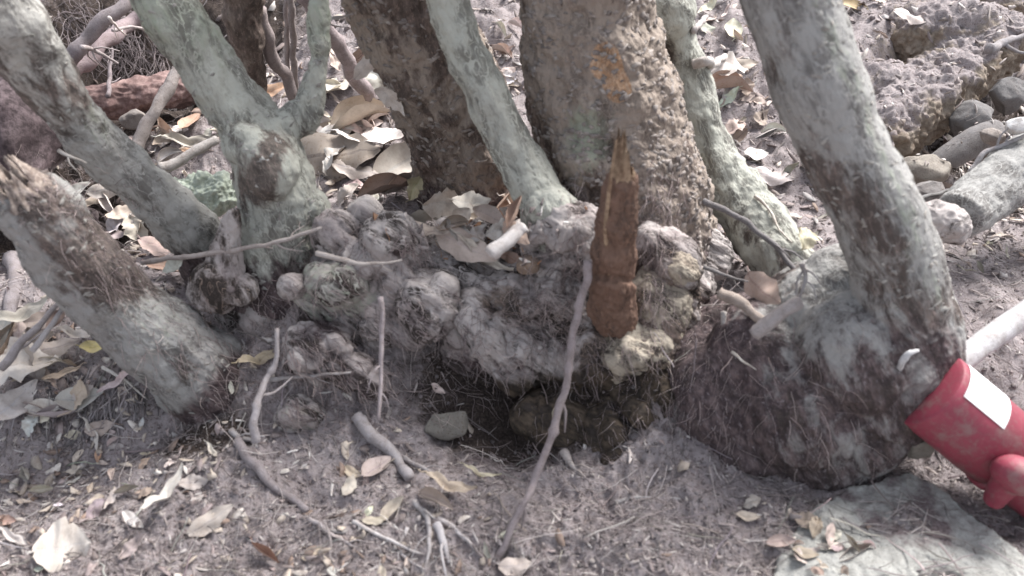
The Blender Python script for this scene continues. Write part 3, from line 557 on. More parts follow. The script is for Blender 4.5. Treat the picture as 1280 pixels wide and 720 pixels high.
leaf(243, 160, 42, 80, (.42, .20, .10), 3, 'curled orange brown leaf between the two pale trunks', 20, 0, .15, 1.2)
leaf(223, 167, 20, 80, (.85, .83, .80), 6, 'small squarish white scrap beside the curled orange leaf', 30, 0, .3, 1.8)
leaf(245, 182, 70, 12, (.45, .40, .36), 7, 'thin grey bark strip under the curled orange leaf', 0, 0, .1, 1.5, 'bark strip', 'bark_strip')
leaf(215, 345, 60, -20, (.42, .20, .13), 3, 'reddish brown curled leaf wedged between stump and pale trunk', 0, 0, .15)
leaf(205, 318, 58, -25, (.62, .42, .38), 6, 'pinkish pale leaf above the reddish curled leaf', 10, 0, .1)
leaf(233, 328, 30, 40, WHITE, 2, 'tiny bright frayed leaf touching the thin straight twig', 10, 0, .6)
leaf(178, 290, 44, -60, PALE, 8, 'crumpled cream leaf beside the frayed stump', 20, 0, .1)
leaf(160, 270, 40, 40, TAN, 2, 'tan leaf in the gap above the frayed stump', 20, 0, .1)
leaf(140, 240, 50, 10, GREY, 6, 'grey leaf just above the frayed stump in the gap', 0, 0, .1)
leaf(125, 437, 34, 10, YEL, 0, 'bright yellow leaf below the frayed stump', 20, -20, .25, 1.4)
leaf(88, 690, 84, 15, (.72, .66, .64), 2, 'large pale round leaf lying near the bottom left corner', 0, 0, .04, 1.9)
leaf(168, 652, 40, -40, (.76, .72, .70), 0, 'small white pointed leaf in the bottom left litter', 20, 0, .05)
leaf(211, 625, 92, 82, (.66, .61, .58), 7, 'long narrow pale strip standing out in the bottom left litter', 10, 0, .1, 1.5, 'bark strip', 'bark_strip')
leaf(8, 655, 38, 0, (.50, .30, .22), 3, 'orange brown leaf cut by the left edge near the bottom', 0, 0, .1)
leaf(25, 676, 60, -20, (.66, .6, .58), 7, 'pale curved strip beside the orange brown leaf at the left edge', 0, 0, .1, 1.5, 'bark strip', 'bark_strip')
leaf(332, 694, 52, -42, (.44, .23, .14), 9, 'rusty orange rolled leaf at the bottom edge, left of centre', 0, 0, .1)
leaf(140, 628, 36, 80, (.62, .56, .54), 5, 'narrow pale curled leaf left of the long standing strip', 0, 0, .1)
leaf(246, 606, 44, 10, (.52, .47, .46), 2, 'grey ragged leaf right of the long standing strip', 0, 0, .05)
leaf(270, 570, 40, -50, (.66, .6, .57), 7, 'thin white strip above the grey ragged leaf', 0, 0, .1, 1.5, 'bark strip', 'bark_strip')
leaf(265, 650, 74, 35, (.42, .34, .33), 6, 'mauve leaf lying right of the small white pointed leaf', 0, 0, .03)
leaf(472, 590, 62, 65, (.43, .34, .33), 3, 'upright mauve leaf beside the pale forked root', 10, 0, .05, 1.2)
leaf(442, 592, 34, -35, (.62, .53, .38), 0, 'small yellow tan leaf left of the upright mauve leaf', 0, 0, .1)
leaf(438, 610, 36, 80, (.58, .48, .44), 6, 'small round pinkish leaf below the yellow tan leaf', 0, 0, .1, 1.4)
leaf(495, 640, 50, 50, (.60, .50, .42), 3, 'tan folded leaf below the pale forked root', 0, 0, .1)
leaf(470, 655, 40, 20, (.46, .40, .30), 6, 'olive tan leaf beside the folded leaf below the forked root', 0, 0, .1)
leaf(565, 615, 82, -12, (.42, .35, .24), 7, 'olive striped dry grass blade right of the forked root', 0, 0, .1, 1.8, 'grass blade', 'grass_blade')
leaf(600, 600, 60, -6, (.58, .50, .36), 7, 'straw coloured blade lying right of the olive blade', 0, 0, .1, 1, 'grass blade', 'grass_blade')
leaf(545, 628, 60, -40, (.36, .27, .24), 4, 'brown folded leaf shading the fan of roots', 0, 0, .05)
leaf(645, 708, 50, 0, (.48, .43, .40), 6, 'grey leaf cut by the bottom edge at the centre', 0, 0, .0, 1.4)
leaf(585, 318, 86, -38, (.52, .42, .38), 6, 'long grey pink leaf slanting across the litter pocket on the root mass', 0, 20, .2)
leaf(590, 300, 40, 50, WHITE, 2, 'white crumpled scrap in the litter pocket on the root mass', 20, 0, .3)
leaf(622, 262, 60, 30, (.45, .27, .20), 9, 'red brown curled leaf at the top of the litter pocket', 10, 0, .3)
leaf(640, 256, 44, -10, (.70, .62, .57), 7, 'pale curled rim of bark above the red brown leaf', 0, 0, .6, 2, 'bark strip', 'bark_strip')
leaf(548, 272, 66, -5, (.34, .30, .25), 6, 'broad olive grey leaf behind the litter pocket', 0, 10, .1, 1.4)
leaf(575, 280, 50, 55, (.60, .50, .44), 3, 'upright tan leaf in the left part of the litter pocket', 30, 0, .2)
leaf(640, 322, 44, -20, (.50, .26, .18), 5, 'small orange pink leaf beside the brown nut shell', 0, 0, .3)
leaf(600, 335, 80, -28, (.60, .52, .46), 7, 'thin pale strip at the lower rim of the litter pocket', 0, 0, .2, 1.2, 'bark strip', 'bark_strip')
leaf(540, 302, 60, -40, (.46, .36, .31), 5, 'frayed brown leaf on the shoulder of the lilac burl', 0, 0, .2)
leaf(961, 366, 58, -50, PINK, 6, 'flat pinkish brown leaf leaning on the broken twig chunk', 5, 20, .15, 1.5)
leaf(1000, 304, 34, 60, (.55, .56, .33), 8, 'pale yellow green curled leaf at the foot of the slim trunk', 10, 0, .25, 1.3)
leaf(906, 122, 68, 8, (.33, .17, .13), 4, 'dark red brown rolled leaf on the bank behind', 0, 0, .1)
leaf(905, 104, 60, 14, WHITE, 8, 'bright white shredded leaf above the red brown rolled leaf', 10, -20, .2)
leaf(944, 196, 30, -5, (.86, .84, .82), 0, 'small bright oval leaf on the soil left of the big trunk', 0, 0, .1, 1.6)
leaf(962, 224, 56, -10, (.80, .77, .75), 6, 'longer white leaf below the bright oval leaf', 0, 0, .05)
leaf(1060, 13, 44, -15, (.48, .33, .10), 3, 'golden yellow leaf at the top edge right of the big trunk', 0, 0, .1)
leaf(1135, 30, 50, -20, (.66, .6, .58), 6, 'pale flat leaf on the bank near the top right', 0, 0, .1)
leaf(926, 84, 40, 5, (.40, .31, .25), 0, 'brown leaf beside the pale branch on the bank', 0, 0, .1)
leaf(1198, 196, 44, 100, (.50, .43, .38), 5, 'frayed striped leaf standing in the stony gully', 30, 0, .1)
leaf(1180, 180, 36, 130, (.30, .20, .18), 9, 'small dark curled leaf beside the frayed striped leaf', 20, 0, .1)
leaf(1005, 700, 50, 40, (.52, .43, .41), 2, 'pinkish ragged leaf at the bottom beside the flat slab', 10, 0, .1)
leaf(1060, 697, 64, 25, (.50, .42, .41), 9, 'curled mauve leaf on the lower rim of the flat slab', 0, 0, .1)
leaf(975, 680, 44, 0, (.32, .22, .21), 3, 'dark mauve leaf left of the flat slab', 0, 0, .1)
leaf(935, 648, 36, -15, (.56, .46, .38), 0, 'small tan leaf below the root flare', 0, 0, .1)
leaf(940, 560+70, 30, 20, GREY, 8, 'small grey leaf under the left edge of the root flare', 0, 0, .1)
leaf(1090, 700, 44, -30, (.46, .40, .38), 5, 'narrow grey leaf on the slab near the bottom edge', 0, 0, .1)
leaf(32, 478, 96, 35, (.68, .63, .60), 8, 'big crumpled whitish leaf at the left edge below the stump', 10, 0, .1, 1.1)
leaf(20, 510, 70, 60, (.76, .73, .70), 2, 'bright white leaf under the big crumpled leaf at the left edge', 20, 0, .1)
leaf(70, 440, 62, 20, (.42, .34, .31), 6, 'grey brown leaf between the left edge and the yellow leaf', 0, 0, .1)
leaf(38, 405, 70, 45, (.5, .45, .43), 7, 'pale bark strip slanting up beside the left edge', 0, 0, .3, 2, 'bark strip', 'bark_strip')
leaf(105, 425, 44, 8, (.60, .56, .52), 7, 'short pale strip just above the yellow leaf', 10, 0, .4, 2, 'bark strip', 'bark_strip')
leaf(325, 455, 60, 52, (.42, .31, .18), 7, 'ochre strip standing beside the twig at the foot of the stump', 20, 0, .1, 2, 'bark strip', 'bark_strip')
for (px, py, L, a, col, m, lb) in ((565, 290, 34, 20, BRN, 4, 'dark brown curled leaf at the left of the litter pocket'), (610, 285, 36, -30, (.62, .50, .44), 3, 'pinkish tan leaf in the middle of the litter pocket'), (655, 268, 34, 60, (.40, .22, .16), 9, 'rust red rolled leaf at the right of the litter pocket'),
    (625, 300, 30, 10, WHITE, 8, 'white torn leaf just above the peeled stick'), (600, 270, 38, -10, PALE, 2, 'cream ragged leaf at the back of the litter pocket'), (585, 262, 34, 50, TAN, 5, 'tan twisted leaf at the back left of the litter pocket'), (630, 280, 28, 100, MAUVE, 4, 'mauve curled leaf beneath the pale bark rim'),
    (650, 300, 34, -50, (.30, .16, .11), 6, 'dark red brown leaf right of the peeled stick'), (570, 310, 36, -20, GREY, 2, 'grey ragged leaf low in the litter pocket'), (555, 258, 40, 0, PALE, 8, 'pale torn leaf at the foot of the rough dark trunk'), (615, 325, 30, -60, TAN, 7, 'thin tan shred under the peeled stick')):
    leaf(px, py, L*1.25, a, col, m, lb, 14, 10, .35, 1.2)
for (px, py, a) in ((612, 4, -60), (628, 16, 80), (640, 6, 20), (622, -12, 110), (650, -8, 140)):
    leaf(px, py, 46, a, (.10, .17, .045), 0, 'green live leaf hanging at the top edge left of the thick central trunk', 30, 20, 1.6, cat='leaf', name='green_leaf', group='green leaves at the top edge')

# ------------------------------------------------------------------ twigs, roots, sticks
def twig(pts, r, col, label, lift=.6, name='twig', cat='twig', sides=10, taper=.38, nodes=0, k=8, group=None, wobble=1.0):
    rows = []; n = len(pts)
    for i, q in enumerate(pts):
        rr = r*(1-(1-taper)*i/(n-1))
        if len(q) == 3: p = P(*q)
        else:
            p, nn = S(q[0], q[1]); p = p+nn*lift*rr*dep(p)/F
        rows.append([*p, rr*dep(p)/F])
    rows = catmull(rows, k)
    q0 = rows[:, :3]*1.0; w0 = 9+.12/max(rows[0, 3], .002)
    rows[:, :3] += wobble*.9*rows[:, 3:4]*np.stack([noise(q0*w0+7), noise(q0*w0+21), noise(q0*w0+33)], 1)
    rows[:, 3] *= 1+.22*wobble*noise(q0*w0*1.5+60)
    for i in range(nodes):
        rows[int((i+1)*len(rows)/(nodes+1)), 3] *= 1.35
    tubes = [tube(rows, sides, 1, wob=.04)]
    if r < 7 and len(rows) > 12 and cat in ('twig', 'root', 'stick', 'branch'):      # small side shoots and spurs
        for _ in range(rng.integers(1, 4)):
            i = int(rng.uniform(.2, .85)*len(rows)); t_ = rows[min(i+1, len(rows)-1), :3]-rows[i-1, :3]; t_ /= np.linalg.norm(t_); sd_ = np.cross(t_, rng.normal(size=3)); sd_ /= np.linalg.norm(sd_); Ls = rows[i, 3]*rng.uniform(3, 10); r1 = rows[i, 3]
            tubes.append(tube([[*rows[i, :3], r1*.6], [*(rows[i, :3]+(t_*.7+sd_)*Ls*.5), r1*.4], [*(rows[i, :3]+(t_*1.3+sd_*.9+[0, 0, -.1])*Ls), r1*.2]], 6, 2))
    v, f = join(tubes); c0 = v.mean(0)
    o = link(name, mk_mesh(name, v-c0, f), M['tinted'], loc=c0); o.color = (*col, 1); return tag(o, label, cat, group)
DT = (.17, .14, .145); MT = (.27, .23, .225); PT = (.50, .46, .43)
twig([(738, 330, 1.12), (728, 370, 1.10), (716, 425, 1.07), (706, 480, 1.03), (692, 540, .98), (668, 600, .93), (648, 640, .89), (612, 722, .83), (600, 750, .8)], 5.2, (.25, .20, .205), 'long bowed twig with nodes dropping from the broken stub to the bottom edge', nodes=5, taper=.9, k=8)
twig([(178, 328, 1.3), (240, 320, 1.28), (300, 312, 1.27), (350, 302, 1.27), (402, 286, 1.29)], 3.4, (.34, .29, .27), 'straight thin twig crossing in front of the lichened trunk base', taper=.7)
twig([(395, 317, 1.22), (425, 323, 1.21), (452, 330, 1.21), (480, 329, 1.22), (503, 325, 1.23)], 3.6, (.42, .37, .34), 'short bowed twig lying against the lilac burls')
twig([(303, 556), (318, 580), (338, 606), (360, 622), (385, 642)], 7, (.24, .205, .215), 'dark arched root looping over the soil at the lower left', lift=1.0, name='root', cat='root', taper=.7)
twig([(388, 650), (415, 668), (450, 688)], 3.6, (.42, .37, .37), 'pale root end continuing from the dark arched root', lift=.7, name='root', cat='root')
twig([(318, 552, 1.0), (318, 520, 1.02), (328, 485, 1.06), (344, 455, 1.09), (348, 412, 1.12)], 5.5, (.31, .28, .29), 'upright crooked twig beside the ochre strip', taper=.5, nodes=2)
twig([(290, 540), (300, 548), (318, 552), (322, 560)], 5, (.4, .37, .37), 'short frayed root at the top of the arched root', name='root', cat='root', lift=.8)
twig([(448, 518), (470, 545), (492, 572), (514, 600)], 8, (.33, .30, .31), 'thick pale forked root running down from the mound', lift=.8, name='root', cat='root', taper=.85)
twig([(505, 575), (530, 588), (562, 602)], 4, (.33, .30, .30), 'side branch of the thick pale forked root', lift=.8, name='root', cat='root')
twig([(530, 640), (556, 655), (580, 672), (604, 700)], 4.6, (.52, .48, .48), 'pale root, rightmost of the fan near the bottom edge', lift=1, name='root', cat='root')
twig([(520, 628), (536, 650), (536, 690), (528, 722)], 4.2, (.40, .37, .37), 'grey root curving down to the bottom edge in the fan', lift=1, name='root', cat='root')
twig([(545, 660), (555, 685), (560, 705)], 6, (.46, .43, .44), 'short thick pale root in the middle of the fan', lift=.8, name='root', cat='root')
twig([(510, 660), (500, 690), (530, 712)], 2.6, (.6, .56, .56), 'thin white root at the left of the fan', lift=1, name='root', cat='root')
twig([(440, 655), (480, 672), (520, 690), (545, 697)], 3, (.62, .58, .57), 'thin pale stick crossing the left of the root fan', lift=1, name='stick', cat='stick')
twig([(880, 252, 1.36), (905, 262, 1.33), (935, 280, 1.3), (965, 305, 1.27), (1000, 345, 1.22)], 4, (.11, .10, .105), 'dark wiry cane arching over the base of the slim trunk', taper=.8, sides=8)
twig([(1003, 330, 1.15), (1006, 348, 1.14), (999, 372, 1.13)], 4, (.32, .30, .30), 'short pale hooked twig at the end of the dark cane')
twig([(945, 416, 1.06), (972, 398, 1.07), (1000, 380, 1.09)], 9.5, (.30, .26, .25), 'stout broken twig chunk resting on the root flare', taper=.9, name='broken_twig', sides=12, cat='twig')
twig([(900, 366, 1.17), (925, 378, 1.15), (945, 392, 1.13), (960, 400, 1.12)], 8, (.30, .24, .20), 'split brown twig tucked under the pinkish leaf', taper=.7)
twig([(905, 390, 1.16), (907, 415, 1.14), (915, 438, 1.12)], 4, (.36, .33, .31), 'short upright twig below the split brown twig')
twig([(880, 335, 1.24), (905, 343, 1.22), (935, 352, 1.19)], 3, (.13, .12, .12), 'thin dark twig pointing at the pinkish leaf')
twig([(942, 245), (960, 265), (975, 290), (990, 305)], 2.4, (.62, .57, .50), 'thin straw pointing to the yellow green leaf', lift=1.5)
twig([(915, 440), (930, 452), (945, 462)], 2, (.66, .62, .55), 'tiny pale splinter on the dark soil left of the flare')
twig([(985, 648), (1030, 655), (1080, 662), (1132, 675)], 4.6, (.21, .18, .18), 'dark stick lying across the upper edge of the flat slab', lift=1.2, name='stick', cat='stick')
twig([(770, 628), (800, 622), (850, 625)], 4, (.44, .42, .42), 'pale grey root half buried below the central roots', lift=.4, name='root', cat='root')
twig([(704, 560), (715, 580), (730, 596)], 6, (.40, .35, .33), 'short pale root poking out below the central roots', lift=.5, name='root', cat='root')
twig([(476, 372, 1.15), (478, 420, 1.12), (476, 470, 1.08), (473, 525, 1.03)], 3.4, (.30, .25, .26), 'thin upright twig in front of the pale eyed burl', taper=.7)
twig([(340, 475), (400, 468), (455, 464)], 3, (.38, .35, .35), 'thin pale twig lying across the mound', lift=1.2)
twig([(618, 318, 1.2), (636, 302, 1.22), (654, 278, 1.25)], 9, (.66, .62, .60), 'thick white peeled stick in the litter pocket', taper=1.2, name='peeled_stick', cat='stick', sides=12)
twig([(862, 76), (885, 80), (910, 74), (935, 76)], 6.5, (.50, .46, .43), 'pale branch lying on the bank beside the slim trunk', lift=1, name='branch', cat='branch')
twig([(862, 40), (880, 24), (900, 4), (915, -12)], 4, (.42, .38, .37), 'thin grey branch rising at the top edge beside the slim trunk', lift=1.5, name='branch', cat='branch')
twig([(82, 112, 2.1), (88, 75, 2.1), (112, 46, 2.12), (160, 0, 2.2), (200, -50, 2.3)], 10, (.20, .165, .175), 'thick dark bent branch above the twiggy hollow', taper=.8, name='branch', cat='branch', sides=12)
twig([(92, 95, 2.1), (125, 60, 2.2), (165, 25, 2.35), (200, 2, 2.4)], 9, (.25, .18, .19), 'reddish branch behind the thick bent branch', taper=.9, name='branch', cat='branch', sides=12)
twig([(165, 182, 1.75), (190, 145, 1.8), (212, 108, 1.86), (226, 84, 1.9)], 8.5, (.27, .23, .215), 'straight brown stick leaning between the two pale trunks', taper=.8, name='stick', cat='stick', sides=10)
twig([(200, 215, 1.7), (232, 196, 1.74), (270, 176, 1.8)], 7.5, (.36, .33, .31), 'grey stick lying behind the left pale trunk', taper=.8, name='stick', cat='stick')
twig([(365, -60, 1.95), (364, 10, 1.95), (366, 70, 2.0), (372, 125, 2.05)], 4.5, (.22, .18, .17), 'thin upright sapling left of the forked branch', name='sapling', cat='sapling', taper=.9)
twig([(358, -60, 1.97), (358, 20, 1.97), (360, 90, 2.02)], 3.5, (.27, .22, .21), 'thinner upright sapling touching the first one', name='sapling', cat='sapling', taper=.9)
twig([(322, 10, 1.75), (335, 50, 1.78), (352, 90, 1.84), (370, 122, 1.9)], 10, (.24, .19, .185), 'brown stick slanting down into the fork', name='stick', cat='stick', taper=.7, sides=10)
twig([(375, -10, 1.9), (408, 32, 1.95), (432, 70, 2.0), (464, 130, 2.1)], 10, (.25, .195, .20), 'brown stick slanting right behind the forked branch', name='stick', cat='stick', taper=.9, sides=10)
twig([(398, 28, 1.6), (420, 22, 1.62), (442, 18, 1.63)], 2.6, (.42, .38, .36), 'thin side twig on the forked branch near the top')
twig([(1236, 66), (1258, 56), (1290, 40)], 6, (.28, .26, .27), 'grey stick at the right edge above the gully stones', lift=2, name='stick', cat='stick')
twig([(1140, 250, 1.5), (1185, 238, 1.6), (1232, 216, 1.72)], 3, (.1, .1, .1), 'thin dark rootlet behind the big trunk', group=None)
twig([(1213, 214, 1.58), (1232, 190, 1.60), (1262, 178, 1.6), (1300, 160, 1.6)], 4, (.34, .32, .33), 'thin grey twig bowed over the thick pale log', lift=0)
twig([(10, 330), (20, 390), (-20, 440)], 12, (.21, .18, .19), 'dark root at the left edge below the stump', lift=.6, name='root', cat='root')
twig([(0, 460, 1.15), (50, 405, 1.2), (100, 350, 1.25)], 6, (.30, .27, .28), 'grey stick slanting under the stump at the left edge', name='stick', cat='stick')
twig([(40, 440, 1.12), (70, 400, 1.16), (88, 372, 1.2)], 4, (.40, .37, .37), 'thin grey stick parallel to the slanting stick at the left edge', name='stick', cat='stick')
twig([(132, 462), (160, 478), (182, 498)], 2.4, (.72, .68, .62), 'thin bright straw below the yellow leaf', lift=4)
twig([(72, 187, 1.3), (90, 195, 1.3), (108, 204, 1.31)], 2.6, (.50, .46, .42), 'thin pale twig end against the dark gap left of the slender trunk')
twig([(136, 22, 1.9), (148, 36, 1.95), (158, 44, 2.0)], 2.0, (.72, .64, .60), 'bright thin straw hanging in the twiggy hollow')
twig([(140, 38, 2.0), (170, 34, 2.05), (192, 42, 2.1), (202, 54, 2.1)], 2.2, (.42, .36, .35), 'curved pale rootlet arching over the twiggy hollow')
twig([(102, 60, 2.05), (120, 64, 2.08), (148, 80, 2.1)], 3.6, (.36, .31, .31), 'crooked grey rootlet at the left of the twiggy hollow')
twig([(136, 120, 2.0), (138, 90, 2.1), (140, 60, 2.2)], 3.5, (.18, .14, .15), 'dark upright rootlet in the twiggy hollow')
# nested things with volume
def rock(px, py, y, rx, ry, rz, col, label, tilt=0, name='stone', cat='stone', mat='tinted', seed=0, vox=None, group=None, lump=.12, flat=False):
    parts = [EL(px, py, y, rx, ry, rz, tilt)]; k = dep(P(px, py, y))/F*max(rx, rz)
    V, N, Q = remesh(parts, vox or max(.0018, k/16), 1); off = seed*3.1+px*.01; cc = V.mean(0); ext = np.abs(V-cc).max(0)
    for _ in range(14 if lump > .06 else 5):
        fn = rng.normal(size=3); fn /= np.linalg.norm(fn); lim = rng.uniform(.62, .86)*np.linalg.norm(ext*fn); dq = (V-cc) @ fn; V = V-np.maximum(dq-lim, 0)[:, None]*fn*.9
    cell = ridge(V+off, .55/k, 2); V = V+N*(k*lump*(fbm(V+off, .9/k, 3)+.4*cell))[:, None]
    c0 = V.mean(0); o = link(name, mk_mesh(name, V-c0, Q), M[mat], loc=c0); o.color = (*col, 1); add_late.append((V, Q)); return tag(o, label, cat, group)
add_late = []
# fallen red brown log
V, N, Q = body([tube(PR((-60, 140, 2.02, 30), (20, 128, 2.05, 26), (110, 128, 2.08, 22), (180, 118, 2.12, 21), (250, 106, 2.18, 22), (300, 96, 2.2, 20)), 16)], .004, (1, 0, 0), lump=.012, groove=.003)
c0 = V.mean(0); tag(link('fallen_log', mk_mesh('fallen_log', V-c0, Q), M['red_log'], loc=c0), 'reddish brown fallen log lying behind the two pale trunks', 'log')
# dark bank of roots behind the left corner
rock(-10, 175, 1.75, 90, 60, 60, (.10, .075, .075), 'dark purplish rotten stump behind the frayed stump at the left edge', seed=3, lump=.45, mat='rotten', name='rotten_stump', cat='stump')
# thick pale log at the right edge
tL = thing('pale_log', 'thick pale grey log entering from the right edge with a rounded cut end', 'log', P(1200, 280, 1.5))
V, N, Q = body([tube(PR((1196, 272, 1.42, 30), (1225, 250, 1.5, 34), (1280, 210, 1.6, 38), (1380, 150, 1.75, 42)), 18)], .0034, P(1280, 210, 1.6)-P(1196, 272, 1.42), lump=.006)
part('trunk', V, Q, M['bark_grey'], tL, attrs={'green': np.full(len(V), .1)})
V, N, Q = remesh([EL(1178, 275, 1.36, 34, 18, 22, -.35), EL(1190, 284, 1.38, 24, 16, 20)], .0024, 3); V = V+N*(.006*fbm(V, 40, 3)+.002*ridge(stretch(V, (.9, 0, -.3), .3), 70, 2))[:, None]
part('cut_end', V, Q, M['burl'], tL, attrs={'rough': np.full(len(V), .1)})
twig([(1190, 458, 1.06), (1225, 432, 1.1), (1262, 405, 1.15), (1330, 360, 1.22)], 15, (.50, .49, .50), 'smooth whitish pole leaning above the red fitting at the right edge', name='pole', cat='pole', taper=1.0, wobble=.12, sides=18, k=4)
# gully stones
rock(1212, 152, 1.98, 27, 30, 26, (.11, .105, .105), 'dark flat faced stone at the back of the gully', .3, seed=1)
rock(1205, 185, 1.86, 58, 16, 18, (.15, .14, .14), 'long dark cylindrical stone slanting through the gully', .55, seed=2, lump=.05)
rock(1241, 171, 1.80, 17, 12, 12, (.25, .215, .19), 'small brown pebble beside the long dark stone', seed=4)
rock(1262, 120, 2.05, 24, 26, 22, (.10, .095, .095), 'rounded dark stone at the right edge of the gully', seed=5)
rock(1150, 215, 1.80, 34, 26, 26, (.25, .22, .18), 'tan rounded stone just right of the big trunk', seed=6)
rock(1165, 240, 1.68, 26, 16, 20, (.16, .145, .14), 'grey stone below the tan rounded stone', seed=7)
rock(1272, 158, 1.62, 17, 22, 10, (.74, .73, .72), 'bright white chunk above the thick pale log at the right edge', .2, seed=8, lump=.08)
rock(1150, 545, 1.04, 32, 24, 26, (.23, .20, .16), 'mossy tan stone between the root flare and the red fitting', seed=10)
rock(1275, 640, .97, 26, 24, 20, (.20, .19, .15), 'olive stone at the right edge below the red fitting', seed=11)
rock(560, 528, 1.12, 34, 9, 20, (.13, .115, .09), 'mossy flat stone in the mouth of the dark hollow', seed=12)
rock(660, 332, 1.23, 15, 13, 14, (.20, .125, .075), 'round brown nut shell in the litter pocket', seed=13, name='nut_shell', cat='nut', lump=.05)
rock(960, 595, 1.02, 16, 14, 12, (.20, .20, .19), 'small grey stone under the left of the root flare', seed=14)
rock(170, 150, 2.0, 20, 12, 12, (.20, .17, .15), 'dark clod behind the leaning brown stick', seed=15, name='clod', cat='clod')
# green moss cushion
V, N, Q = remesh([EL(256, 246, 1.70, 48, 15, 30, .15), EL(226, 244, 1.7, 28, 13, 20)], .003, 2); V = V+N*(.012*fbm(V, 30, 4)+.005*fbm(V, 150, 2))[:, None]; c0 = V.mean(0)
M['moss'] = simple('moss', (.36, .40, .32), (.46, .50, .43), 90)
tag(link('moss_cushion', mk_mesh('moss_cushion', V-c0, Q), M['moss'], loc=c0), 'pale green moss cushion between the two pale trunks', 'moss')
# brown sheathed sprout
tP = thing('cut_sprout', 'brown cone shaped cut sprout between the left pale trunk and the lichened trunk', 'stump', P(270, 360, 1.3))
V, N, Q = body([tube(PR((292, 262, 1.3, 6), (288, 290, 1.3, 13), (281, 325, 1.29, 22), (274, 350, 1.28, 32), (266, 370, 1.28, 30)), 16), EL(300, 362, 1.27, 24, 18, 20)], .002, (0, 0, 1), lump=.006, groove=.0016, st=.25)
part('sheath', V, Q, M['burl'], tP, attrs={'rough': np.full(len(V), .42)})
V, N, Q = remesh([EL(287, 362, 1.25, 8, 7, 6)], .0012, 1); part('scar', V, Q, M['dark_twig'], tP)
# flat slab
top = [(1062, 610), (1095, 586), (1130, 596), (1175, 620), (1225, 662), (1285, 712), (1420, 830), (1200, 930), (1000, 860), (965, 730), (1000, 655)]
tp = np.array([np.array(S(a, b)[0]) for a, b in top]); cA = np.c_[tp[:, :2], np.ones(len(tp))]; sol = np.linalg.lstsq(cA, tp[:, 2], rcond=None)[0]; tp[:, 2] = cA @ sol+.006; tp[-2:, 2] -= .02; tp[0, 2] -= .012; cz = tp.mean(0); lift = np.array([0, 0, .008]); bot = tp*[1, 1, 1]-[0, 0, .10]
nT = len(tp); Vs = np.vstack([tp+lift, bot, [cz+lift*1.3], [cz-[0, 0, .11]]]); T = []
for i in range(nT):
    j = (i+1) % nT; T += [[2*nT, j, i], [2*nT+1, nT+i, nT+j], [i, j, nT+j], [i, nT+j, nT+i]]
V, N, Q = remesh([(Vs, [np.array(T)])], .003, 7); V = V+N*(.010*fbm(V, 9, 3)+.0025*ridge(V, 22, 3)+.0018*fbm(V, 110, 3))[:, None]; add_late.append((V, Q)); c0 = V.mean(0)
tag(link('stone_slab', mk_mesh('stone_slab', V-c0, Q), M['stone_green'], loc=c0), 'thick pale grey stone slab sloping down at the bottom right', 'stone')
# ------------------------------------------------------------------ red fitting
def lathe(prof, a, b, n=40):
    a, b = np.array(a), np.array(b); ax = (b-a)/np.linalg.norm(b-a); u = np.cross(ax, [0, 0, 1]); u /= np.linalg.norm(u); w = np.cross(ax, u); V = []
    for s, r in prof:
        for j in range(n): V.append(a+ax*s+(u*math.cos(2*math.pi*j/n)+w*math.sin(2*math.pi*j/n))*r)
    m = len(prof); Q = [[i*n+j, i*n+(j+1) % n, (i+1)*n+(j+1) % n, (i+1)*n+j] for i in range(m-1) for j in range(n)]
    V += [a+ax*prof[0][0], a+ax*prof[-1][0]]; T = [[m*n, (j+1) % n, j] for j in range(n)]+[[m*n+1, (m-1)*n+j, (m-1)*n+(j+1) % n] for j in range(n)]
    return np.array(V), [np.array(Q), np.array(T)], ax, u, w
A0 = P(1160, 486, 1.02); B0 = P(1290, 592, .96); R = 53*dep(A0)/F
tR = thing('red_fitting', 'bright red metal cylinder with a white label cut by the right edge', 'cylinder', B0)
t = NT('red_paint'); co = t.n('TexCoord').outputs['Object']; n = t.noise(co, 22, 6, .7); n2 = t.noise(co, 120, 4, .7)
c = t.mix(t.g(n, .35, .7), (.30, .045, .075), (.18, .035, .05)); c = t.mix(t.math('MULTIPLY', t.g(n2, .50, .70), .55), c, (.24, .13, .12)); c = t.mix(t.math('MULTIPLY', t.g(n, .52, .66), .6), c, (.27, .17, .16))
M['red'] = t.out(c, n2, .3, .0015, .62); t.b.inputs['Specular IOR Level'].default_value = .45
Lb = np.linalg.norm(B0-A0)
v, f, ax, u, w = lathe([(-.001, R*.82), (-.0005, R*.84), (0, R*.965), (.0015, R*.99), (.005, R), (.02, R*1.0), (.06, R*1.0), (Lb*.70, R)], A0, B0); part('barrel', v, f, M['red'], tR)
v, f, *_ = lathe([(Lb*.70+.0005, R*.98), (Lb*.70+.002, R*1.06), (Lb*.70+.014, R*1.07), (Lb*.70+.017, R*.99)], A0, B0); part('collar', v, f, M['red'], tR)
v, f, *_ = lathe([(Lb*.70+.0175, R*.97), (Lb*1.0, R*.95), (Lb*1.6, R*.93), (Lb*1.65, R*.8)], A0, B0); part('neck', v, f, M['red'], tR)
V, N, Q = remesh([EL(1272, 594, .905, 34, 30, 24, -.5), tube(PR((1268, 592, .91, 24), (1252, 610, .915, 17), (1242, 626, .92, 13)), 14)], .0022, 8); part('lug', V, Q, M['red'], tR)
